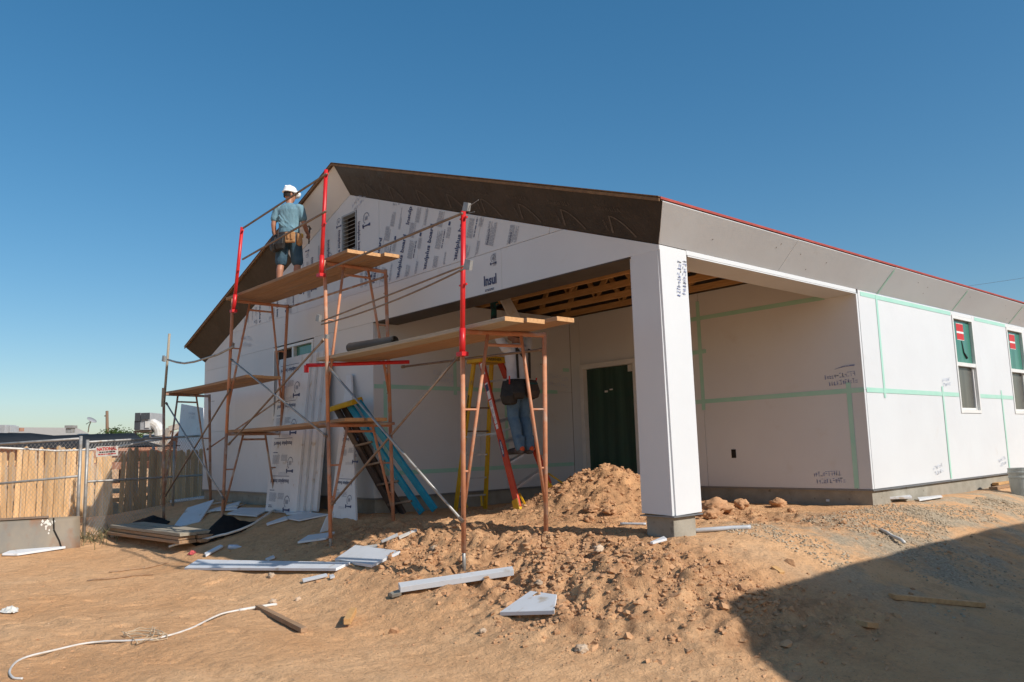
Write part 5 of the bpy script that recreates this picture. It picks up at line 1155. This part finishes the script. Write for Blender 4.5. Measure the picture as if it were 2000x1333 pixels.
# tarps
def tarp(px, h_, label, rx, ry, m='black_tarp', name='tarp', seed=1, rot=0.):
    c = G(*px); n_ = 28; vs = []; fs = []
    for i in range(n_+1):
        for j in range(n_+1):
            u, v = i/n_*2-1, j/n_*2-1; x = c.x+u*rx*math.cos(rot)-v*ry*math.sin(rot); y = c.y+u*rx*math.sin(rot)+v*ry*math.cos(rot); r2 = math.sqrt(u*u+v*v)
            k = max(0, 1-r2); ns = float(vnoise(np.array([u*3+seed]), np.array([v*3]))[0]); vs.append((x, y, hz(x, y)+.012+h_*(k**1.6)+.10*k*ns+.02*abs(ns)))
    for i in range(n_):
        for j in range(n_):
            u, v = (i+.5)/n_*2-1, (j+.5)/n_*2-1
            if u*u+v*v*(1+.3*math.sin(5*u)) < 1: fs.append((i*(n_+1)+j, (i+1)*(n_+1)+j, (i+1)*(n_+1)+j+1, i*(n_+1)+j+1))
    o_ = MB().add(vs, fs).build(name, m, None, smooth=True); sd_ = o_.modifiers.new('thick', 'SOLIDIFY'); sd_.thickness = .004; return tag(o_, label, 'tarp')
tarp((436, 1044), .30, 'black tarp heaped round the scaffold leg beside the planks', .46, .34, rot=.7)
tarp((292, 1026), .14, 'dark tarp flattened behind the plank pile', .6, .25, seed=4)
# bottle, rag, cup-like bits
c = G(447, 1074); mb = MB(); ax_ = V(.8, .5, 0).normalized(); b0 = c+V(0, 0, .035)
mb.path([b0, b0+ax_*.01, b0+ax_*.12, b0+ax_*.15, b0+ax_*.17, b0+ax_*.195], 1, 12, r_list=[.028, .033, .033, .024, .013, .013]); o_ = mb.build('bottle', 'plastic_blue', None, smooth=True); tag(o_, 'crushed clear plastic bottle with blue label by the planks', 'bottle')
tarp((375, 1083), .03, 'small red rag on the dirt beside the plank pile', .07, .05, 'rag', 'rag', 6)['category'] = 'rag'
tarp((18, 1196), .05, 'pale crumpled paper at the left edge of the dirt', .14, .08, 'sign_white', 'paper_scrap', 8)['category'] = 'paper'
# bucket and lumber by the far right wall
c = G(1997, 968); bk = MB(); hb = .40
n = 28; rg = [[V(c.x+r_*math.cos(k*2*math.pi/n), c.y+r_*math.sin(k*2*math.pi/n), c.z+z) for k in range(n)] for r_, z in ((.135, 0), (.14, .06), (.146, .12), (.152, .25), (.158, .255), (.158, .28), (.153, .285), (.155, .32), (.162, .325), (.162, .35), (.156, .355), (.158, .40), (.145, .40), (.12, .02))]
bk.rings(rg); tag(bk.build('bucket', 'bucket', None, smooth=False), 'grey plastic bucket standing by the side wall at the right edge', 'bucket')
for k, (p, q, m_) in enumerate((((1938, 957), (1990, 948), 'plank_wood'), ((1945, 953), (1996, 943), 'raw_wood'), ((1950, 950), (1998, 940), 'plank_wood'))):
    stick(p, q, .09, .04, ['lowest lumber scrap beside the grey bucket', 'middle lumber scrap beside the grey bucket', 'uppermost lumber scrap beside the grey bucket'][k], m_, lift=.035*k)
# rusty steel plate with a bent lip
a = G(-60, 1086); b = G(157, 1070); d = (b-a).normalized(); up_v = V(0, 0, 1); bk_ = V(-d.y, d.x, 0); bk_ = bk_ if bk_.dot(fw) > 0 else -bk_
L_ = (b-a).length; hp = .50; pl_ = thing('steel_plate', 'rusty bent steel plate standing in the dirt before the chain-link fence', 'steel plate', tuple(lerp(a, b, .5)))
def PQ(s_, t): return a+d*(L_*s_)+bk_*(.10*math.sin(t*1.6)+.10*t)+V(0, 0, hp*t-.03)
mb = MB(); N1 = 10
rows_ = [[PQ(i/10, j/8) for i in range(11)] for j in range(9)]
vs = [v for r in rows_ for v in r]; fs = [(j*11+i, j*11+i+1, (j+1)*11+i+1, (j+1)*11+i) for j in range(8) for i in range(10)]
o_ = mb.add(vs, fs).build('plate', 'rusty_steel', pl_, smooth=True); sd_ = o_.modifiers.new('thick', 'SOLIDIFY'); sd_.thickness = .02
MB().bar(PQ(.02, 1)+V(0, 0, .01), PQ(.70, 1)+V(0, 0, .012), .05, .03).build('lip', 'steel_brown', pl_)
nn_ = (-bk_*.9+V(0, 0, .25)).normalized()
wp_ = MB(); rq_ = random.Random(3)
for k in range(26):
    c_ = PQ(.69+rq_.gauss(0, .03), .93-abs(rq_.gauss(0, .12)))+nn_*.006; e_ = rq_.uniform(.008, .02); wp_.add([c_+d*e_, c_+V(0, 0, e_*1.5), c_-d*e_, c_-V(0, 0, e_*1.6)], [(0, 1, 2, 3)])
wp_.build('small_print', 'sign_white', pl_).name = 'paint_splash'
ck = MB(); ck.path([PQ(.745, .98)+nn_*.004, PQ(.75, .62)+nn_*.004, PQ(.80, .30)+nn_*.004, PQ(.825, .04)+nn_*.004], .012, 5); ck.build('torch_cut', 'dark_gap', pl_)

# ================================================================ FENCES
FA = V(-12.8, -3.15, 0); FE = V(-13.9, .92, 0); fd = (FE-FA).normalized(); fn = V(fd.y, -fd.x, 0); fn = fn if fn.dot(CAM-FA) > 0 else -fn
wf = thing('wood_fence', 'weathered dog-eared wooden picket fence behind the chain-link fence', 'fence', tuple(FA+V(0, 0, -.5)))
meshes = []
for k in range(5):
    hh = 1.30+.02*k; w2 = .047
    mb = MB().prism([(-w2, 0, 0), (w2, 0, 0), (w2, 0, hh-.035), (w2-.018, 0, hh-.008), (.012, 0, hh+random.uniform(0, .008)), (-w2+.018, 0, hh-.008), (-w2, 0, hh-.035)], (0, .016, 0)); o_ = mb.build('picket', 'fence_wood', None); meshes.append(o_.data); bpy.data.objects.remove(o_)
rf_ = random.Random(17); th_ = math.atan2(fd.y, fd.x); s_ = -1.6; i = 0
while s_ < 8.2:
    skip = 2.17 < s_ < 2.27
    p = FA+fd*s_
    if not skip:
        o_ = bpy.data.objects.new('picket', meshes[rf_.randrange(5)]); COL.objects.link(o_); lean = rf_.gauss(0, .012)
        if 1.95 < s_ < 2.45: lean += -.05 if s_ < 2.2 else .035
        o_.location = (p.x+fn.x*rf_.uniform(0, .012), p.y+fn.y*rf_.uniform(0, .012), -.48-.018*s_+rf_.uniform(-.025, .025)+(.02*math.sin(s_*1.3))); o_.rotation_euler = (rf_.gauss(0, .01), lean, th_)
        o_.parent = wf; o_.matrix_parent_inverse = Matrix.Translation(-Vector(wf.location))
    s_ += .097+rf_.choice((0, .001, .003, .006, .012)); i += 1
for z in (-.2, .62): MB().bar(FA-fd*1.6-fn*.06+V(0, 0, z), FA+fd*8.2-fn*.06+V(0, 0, z), .04, .09, side=tuple(fn)).build('rail', 'fence_wood', wf)
# chain-link panels
def chain(p0, p1, zt0, zt1, zb0, zb1, zm0, zm1, label, posts=(1, 1), sag=0.):
    f_ = thing('chain_link_fence', label, 'fence', tuple(p0+V(0, 0, zb0)), 'temporary chain-link panels')
    p0, p1 = Vector(p0), Vector(p1)
    def Q(s_, z0, z1): return V(p0.x+(p1.x-p0.x)*s_, p0.y+(p1.y-p0.y)*s_, z0+(z1-z0)*s_)
    MB().tube(Q(0, zt0, zt1), Q(1, zt0, zt1), .021, 8).build('top_rail', 'galv', f_, smooth=True); MB().tube(Q(0, zm0, zm1), Q(1, zm0, zm1), .019, 8).build('mid_rail', 'galv', f_, smooth=True)
    for k, s_ in enumerate((0, 1)):
        if posts[k]: MB().tube(Q(s_, zb0-.1, zb1-.1), Q(s_, zt0+.04, zt1+.04), .026, 10).build('post', 'galv', f_, smooth=True)
    L2 = (p1-p0).xy.length; mb = MB(); hh = 1.45; st = .075; k = -hh
    while k < L2:
        for sg in (0, 1):
            s0, s1 = max(k, 0), min(k+hh, L2)
            if s1-s0 > .02:
                t0, t1 = (s0-k)/hh, (s1-k)/hh
                if sg: t0, t1 = 1-t0, 1-t1
                fz = lambda s_, t: Q(s_/L2, zb0, zb1)*(1-t)+Q(s_/L2, zt0, zt1)*t
                mb.tube(fz(s0, t0), fz(s1, t1), .0021, 3)
        k += st
    o_ = mb.build('wire_mesh', 'galv', f_); o_['kind'] = 'stuff'
    return f_
d13 = lambda px, py, dd: SD(px, py, dd)
a = d13(-60, 872, 13.4); b = d13(158, 857, 13.1); am = d13(-60, 951, 13.4); bm = d13(158, 930, 13.1)
chain(V(a.x, a.y, 0), V(b.x, b.y, 0), a.z, b.z, hz(a.x, a.y), hz(b.x, b.y), am.z, bm.z, 'chain-link panel left of the paired posts, in full sun', (0, 1))
a = d13(171, 864, 13.2); b = d13(420, 850, 16.6); am = d13(171, 941, 13.2); bm = d13(420, 927, 16.6)
cf2 = chain(V(a.x, a.y, 0), V(b.x, b.y, 0), a.z, b.z, hz(a.x, a.y), hz(b.x, b.y), am.z, bm.z, 'chain-link panel right of the paired posts, with the sign', (1, 0))
q0, q1 = d13(322, 860, 15.0), d13(338, 975, 15.0); MB().tube((q1.x, q1.y, hz(q1.x, q1.y)-.1), (q1.x, q1.y, d13(338, 862, 15.0).z), .024, 8).build('post', 'galv', cf2, smooth=True)
# sagging tension wire pipe across both panels
pts = [d13(*p, 12.9+.008*max(0, p[0])) for p in ((-40, 873), (40, 877), (110, 881), (175, 879), (230, 873), (290, 862), (330, 857))]
tag(MB().path(pts, .017, 8).build('sagging_pipe', 'pvc', None, smooth=True), 'white pipe sagging along the top of the chain-link panels', 'pipe')
# sign
sq = [d13(*p, 13.25) for p in ((188, 893), (231, 890), (230, 871), (187, 873))]; su = (sq[1]-sq[0]).normalized(); sv = (sq[3]-sq[0]).normalized(); sn = su.cross(sv).normalized(); sn = sn if sn.dot(CAM-sq[0]) > 0 else -sn
sg_ = MB().prism(sq, sn*.004).build('sign', 'sign_white', None); tag(sg_, 'small white sign with red lettering wired to the chain-link fence', 'sign')
Ls = (sq[1]-sq[0]).length; Hs = (sq[3]-sq[0]).length; o_ = sq[0]+sn*.006
mb = MB(); put_text(mb, 'NATIONAL', o_+su*Ls*.05+sv*Hs*.55, su, sv, Ls*.90, Hs*.36, bold=.04); k2 = MB(); put_lines(k2, o_+su*Ls*.10+sv*Hs*.16, su, sv, Ls*.80, Hs*.13, 1, rl_, .9); k2.build('small_print', 'sticker_red', sg_); mb.build('lettering', 'sticker_red', sg_)
mb = MB(); put_lines(mb, o_+su*Ls*.16+sv*Hs*.36, su, sv, Ls*.72, Hs*.13, 1, rl_, .9); mb.build('small_print', 'black_ink', sg_)

# ================================================================ BEYOND THE FENCE
def boxd(name, px0, py0, px1, py1, depth, thick, m, parent=None, bevel=0.):
    """upright box facing us: its front spans two photo corners at the given distance"""
    a, b = SD(px0, py1, depth), SD(px1, py0, depth); u = (V(rt.x, rt.y, 0)).normalized(); w_ = (b-a).dot(u); back = V(fw.x, fw.y, 0).normalized()*thick; z1 = b.z
    base = [a, a+u*w_, a+u*w_+back, a+back]; base = [V(p.x, p.y, a.z) for p in base]
    return MB().prism(base, (0, 0, z1-a.z)).build(name, m, parent, bevel=bevel)
hb_ = thing('house', 'low house with pale flat-sloped roof beyond the wooden fence', 'house', tuple(SD(80, 900, 34)))
def slope(name, pxs, depth, back_d, rise, m, parent, th=.12):
    a, b = SD(*pxs[0], depth), SD(*pxs[1], depth); c, d_ = SD(*pxs[2], depth+back_d), SD(*pxs[3], depth+back_d)
    return MB().prism([a, b, c, d_], (0, 0, -th)).build(name, m, parent)
boxd('wall', -80, 856, 172, 915, 34.6, 8, 'stucco', hb_); slope('roof', [(-120, 860), (196, 858), (150, 836), (-90, 834)], 34, 6, 0, 'roof_beige', hb_)
vn = boxd('roof_vent', 128, 836, 139, 846, 35, .3, 'galv', hb_); boxd('vent_cap', 126, 831, 140, 836.5, 34.95, .45, 'galv', hb_)
boxd('chimney_pot', 32, 836, 39, 843, 36, .3, 'stucco', hb_)
un = thing('cooler_unit', 'pale rooftop cooler at the left edge of the low house', 'cooler', tuple(SD(8, 848, 35))); boxd('cabinet', -10, 830, 9, 848, 35, .8, 'ac_grey', un, .02); boxd('cabinet', 10, 832, 20, 846, 35.2, .6, 'ac_grey', un, .02); boxd('leg', -6, 847.5, -3, 853, 35.1, .1, 'ac_grey', un); boxd('leg', 12, 845.5, 15, 852, 35.3, .1, 'ac_grey', un)
ds = thing('satellite_dish', 'small satellite dish on the pale roof left of the utility pole', 'dish', tuple(SD(174, 845, 36)))
p = SD(178, 823, 36); mb = MB(); n = 16; ax_ = (V(.3, .2, .5)).normalized(); e1 = ax_.orthogonal().normalized(); e2 = ax_.cross(e1)
mb.rings([[p+(e1*math.cos(k*2*math.pi/n)+e2*math.sin(k*2*math.pi/n))*r_+ax_*z for k in range(n)] for r_, z in ((.02, 0), (.14, .02), (.22, .06), (.22, .075), (.02, .015))]); mb.build('dish', 'ac_grey', ds, smooth=True); MB().path([p, SD(174, 832, 36), SD(172, 845, 36)], .025, 6).build('arm', 'steel_brown', ds); MB().path([p, SD(168, 829, 36)], .015, 6).build('feed_arm', 'steel_brown', ds)
sh = thing('shade_sail', 'dark grey shade cloth stretched above the wooden fence', 'shade cloth', tuple(SD(120, 880, 18)))
# cloth sagging between a near and a far edge
near = [SD(*p, 17.5) for p in ((-60, 868), (60, 874), (160, 876), (220, 874), (290, 872), (352, 870))]; farr = [SD(*p, 22) for p in ((-60, 846), (60, 846), (105, 851), (190, 848), (262, 846), (285, 862))]
mid = [lerp(a, b, .5)-V(0, 0, .06) for a, b in zip(near, farr)]; vs = near+mid+farr; fs = [(j*6+i, j*6+i+1, (j+1)*6+i+1, (j+1)*6+i) for j in range(2) for i in range(5)]
o_ = MB().add(vs, fs).build('cloth', 'shade_cloth', sh, smooth=True); sd_ = o_.modifiers.new('t', 'SOLIDIFY'); sd_.thickness = .02
for p in ((-20, 872, 17.5), (170, 876, 17.5), (300, 872, 17.5)):
    q = SD(*p); MB().tube((q.x, q.y, -.6), q, .03, 8).build('post', 'galv', sh, smooth=True)
# far house behind the scaffold with the rooftop air conditioner
hc_ = thing('house', 'house with tan gable roof and dark eaves behind the scaffold leg', 'house', tuple(SD(320, 900, 30)))
boxd('wall', 200, 876, 420, 918, 26.2, 5, 'stucco', hc_); slope('roof', [(268, 866), (430, 866), (400, 838), (282, 849)], 26, 4, 0, 'roof_beige', hc_)
gq = [SD(*p, 25.6) for p in ((318, 878), (384, 878), (352, 838))]; MB().prism(gq, V(fw.x, fw.y, 0)*3).build('gable', 'roof_brown', hc_)
for p, q in (((312, 880), (331, 838)), ((331, 838), (352, 832)), ((352, 836), (388, 880))): MB().bar(SD(*p, 25.4), SD(*q, 25.4), .12, .16).build('fascia', 'roof_beige', hc_)
boxd('trim', 200, 868, 300, 876, 26.0, .15, 'trim_red', hc_)
ac = thing('air_conditioner', 'boxy grey rooftop air conditioner with curved white duct', 'air conditioner', tuple(SD(278, 845, 28)))
boxd('cabinet', 262, 806, 292, 841, 28, 1.0, 'ac_grey', ac, .02); boxd('grille', 263.5, 806.5, 273, 823, 27.97, .02, 'ac_dark', ac); boxd('grille', 275, 806.5, 291.5, 820, 27.97, .02, 'ac_dark', ac); boxd('access_panel', 283, 823, 291, 836, 27.97, .02, 'pvc', ac)
boxd('side_panel', 262, 822, 272.5, 840, 27.965, .02, 'ac_dark', ac)
pts = [SD(*p, 28.2) for p in ((292, 829), (300, 828), (307, 832), (311, 840), (312, 850))]; MB().path(pts, .17, 12).build('duct', 'pvc', ac, smooth=False)
boxd('stand', 260, 841, 296, 845, 28.1, .9, 'steel_brown', ac); boxd('stand_leg', 262, 845, 264.5, 853, 28.1, .08, 'steel_brown', ac); boxd('stand_leg', 291, 845, 293.5, 856, 28.1, .08, 'steel_brown', ac)
po = thing('utility_pole', 'brown wooden utility pole rising behind the shade cloth', 'utility pole', tuple(SD(209, 880, 60)))
MB().path([SD(210, 885, 60), SD(209, 803, 60)], .1, 10, r_list=[.13, .10]).build('pole', 'pole_wood', po, smooth=True); MB().bar(SD(204, 813, 60), SD(211, 812, 60), .06, .08).build('bracket', 'pole_wood', po)
a = SD(209, 838, 59.8); b = SD(60, 868, 75); MB().path([lerp(a, b, k/8)-V(0, 0, 4*.6*(k/8)*(1-k/8)) for k in range(9)], .02, 5).build('wire', 'black_ink', po)
a = SX(1860, 561, -30); b = SX(2060, 531, -30); a, b = SD(1700, 580, 70), SD(2120, 523, 55)
tag(MB().path([lerp(a, b, k/10)-V(0, 0, 4*.2*(k/10)*(1-k/10)) for k in range(11)], .009, 5).build('power_line', 'steel_brown', None), 'thin power line crossing the sky above the right eave', 'power line')
# a bush beyond the cloth: many small leaves round a few limbs
def leafy(name, label, px, py, depth, rx, rz, nleaf, seed, cat='tree'):
    c = SD(px, py, depth); r_ = random.Random(seed); t_ = thing(name, label, cat, (c.x, c.y, -.8))
    MB().path([(c.x, c.y, -.85), (c.x+.05, c.y, c.z-rz*.6), (c.x, c.y+.05, c.z)], .08, 7, r_list=[.10, .07, .03]).build('trunk', 'bark', t_)
    mb = MB()
    for k in range(5):
        d = V(r_.uniform(-1, 1), r_.uniform(-1, 1), r_.uniform(.1, .9)).normalized(); mb.path([(c.x, c.y, c.z-rz*.5), c+V(d.x*rx*.7, d.y*rx*.7, d.z*rz*.7)], .02, 5, r_list=[.035, .012])
    mb.build('limbs', 'bark', t_)
    mb = MB(); cen = [V(r_.gauss(0, .42)*rx, r_.gauss(0, .42)*rx, r_.gauss(.05, .4)*rz) for k in range(26)]
    for k in range(nleaf):
        q = c+r_.choice(cen)+V(r_.gauss(0, .16)*rx, r_.gauss(0, .16)*rx, r_.gauss(0, .16)*rz); a_ = V(r_.uniform(-1, 1), r_.uniform(-1, 1), r_.uniform(-.6, .6)).normalized()*r_.uniform(.05, .09); b_ = a_.orthogonal().normalized()*r_.uniform(.02, .035)
        mb.add([q-a_, q-b_, q+a_, q+b_], [(0, 1, 2, 3)])
    o_ = mb.build('crown', 'leaf', t_); return t_
leafy('tree', 'small green tree top showing between utility pole and air conditioner', 238, 858, 40, 1.6, .65, 3500, 5)
c = SD(193, 1010, 13.0); c.z = hz(c.x, c.y); rw_ = random.Random(8); mb = MB()
for k in range(90):
    q = c+V(rw_.gauss(0, .22), rw_.gauss(0, .16), -.01); d_ = V(rw_.gauss(0, .12), rw_.gauss(0, .12), rw_.uniform(.08, .24)); e_ = V(rw_.uniform(-1, 1), rw_.uniform(-1, 1), 0).normalized()*.006
    q.z = hz(q.x, q.y)-.01; mb.add([q-e_, q+e_, q+d_*.6+e_*.7+V(0, 0, .02), q+d_, q+d_*.6-e_*.7+V(0, 0, .02)], [(0, 1, 2, 3, 4)])
tag(mb.build('weeds', 'dry_weed', None), 'dry tuft of weeds at the foot of the paired fence posts', 'weeds', kind='stuff')

# ================================================================ NEXT-DOOR HOUSE (right, beyond the frame; its roof shades the dirt)
EC = V(1.03, -.89, -.55)+SUN*((2.80+.55)/SUN.z); nh = thing('house', 'neighbouring gabled house outside the right edge whose shadow crosses the dirt', 'house', (EC.x+6, EC.y+6, -.3))
x0 = EC.x; WN = 11.0; y0 = EC.y; zr = EC.z+.5*WN/2
for sg, (xa, za, xb_, zb_) in ((1, (x0, EC.z, x0+WN/2, zr)), (-1, (x0+WN/2+.001, zr, x0+WN, EC.z))): MB().prism([(xa, y0, za), (xb_, y0, zb_), (xb_, y0+15, zb_), (xa, y0+15, za)], (0, 0, -.14)).build('roof', 'roof_beige', nh)
wl = MB(); wl.prism([(x0+.35, y0+.3, -1), (x0+WN-.35, y0+.3, -1), (x0+WN-.35, y0+.3, EC.z-.12), (x0+WN/2, y0+.3, zr-.16), (x0+.35, y0+.3, EC.z-.12)], (0, 14.4, 0)); wl.build('wall', 'foam', nh)
for k in range(2): MB().box((x0+.32, y0+3+4*k, .9), (x0+.349, y0+4+4*k, 2.1)).build('window', 'door_glass', nh)
MB().box((x0+3, y0+.27, .9), (x0+4.4, y0+.299, 2.1)).build('window', 'door_glass', nh)
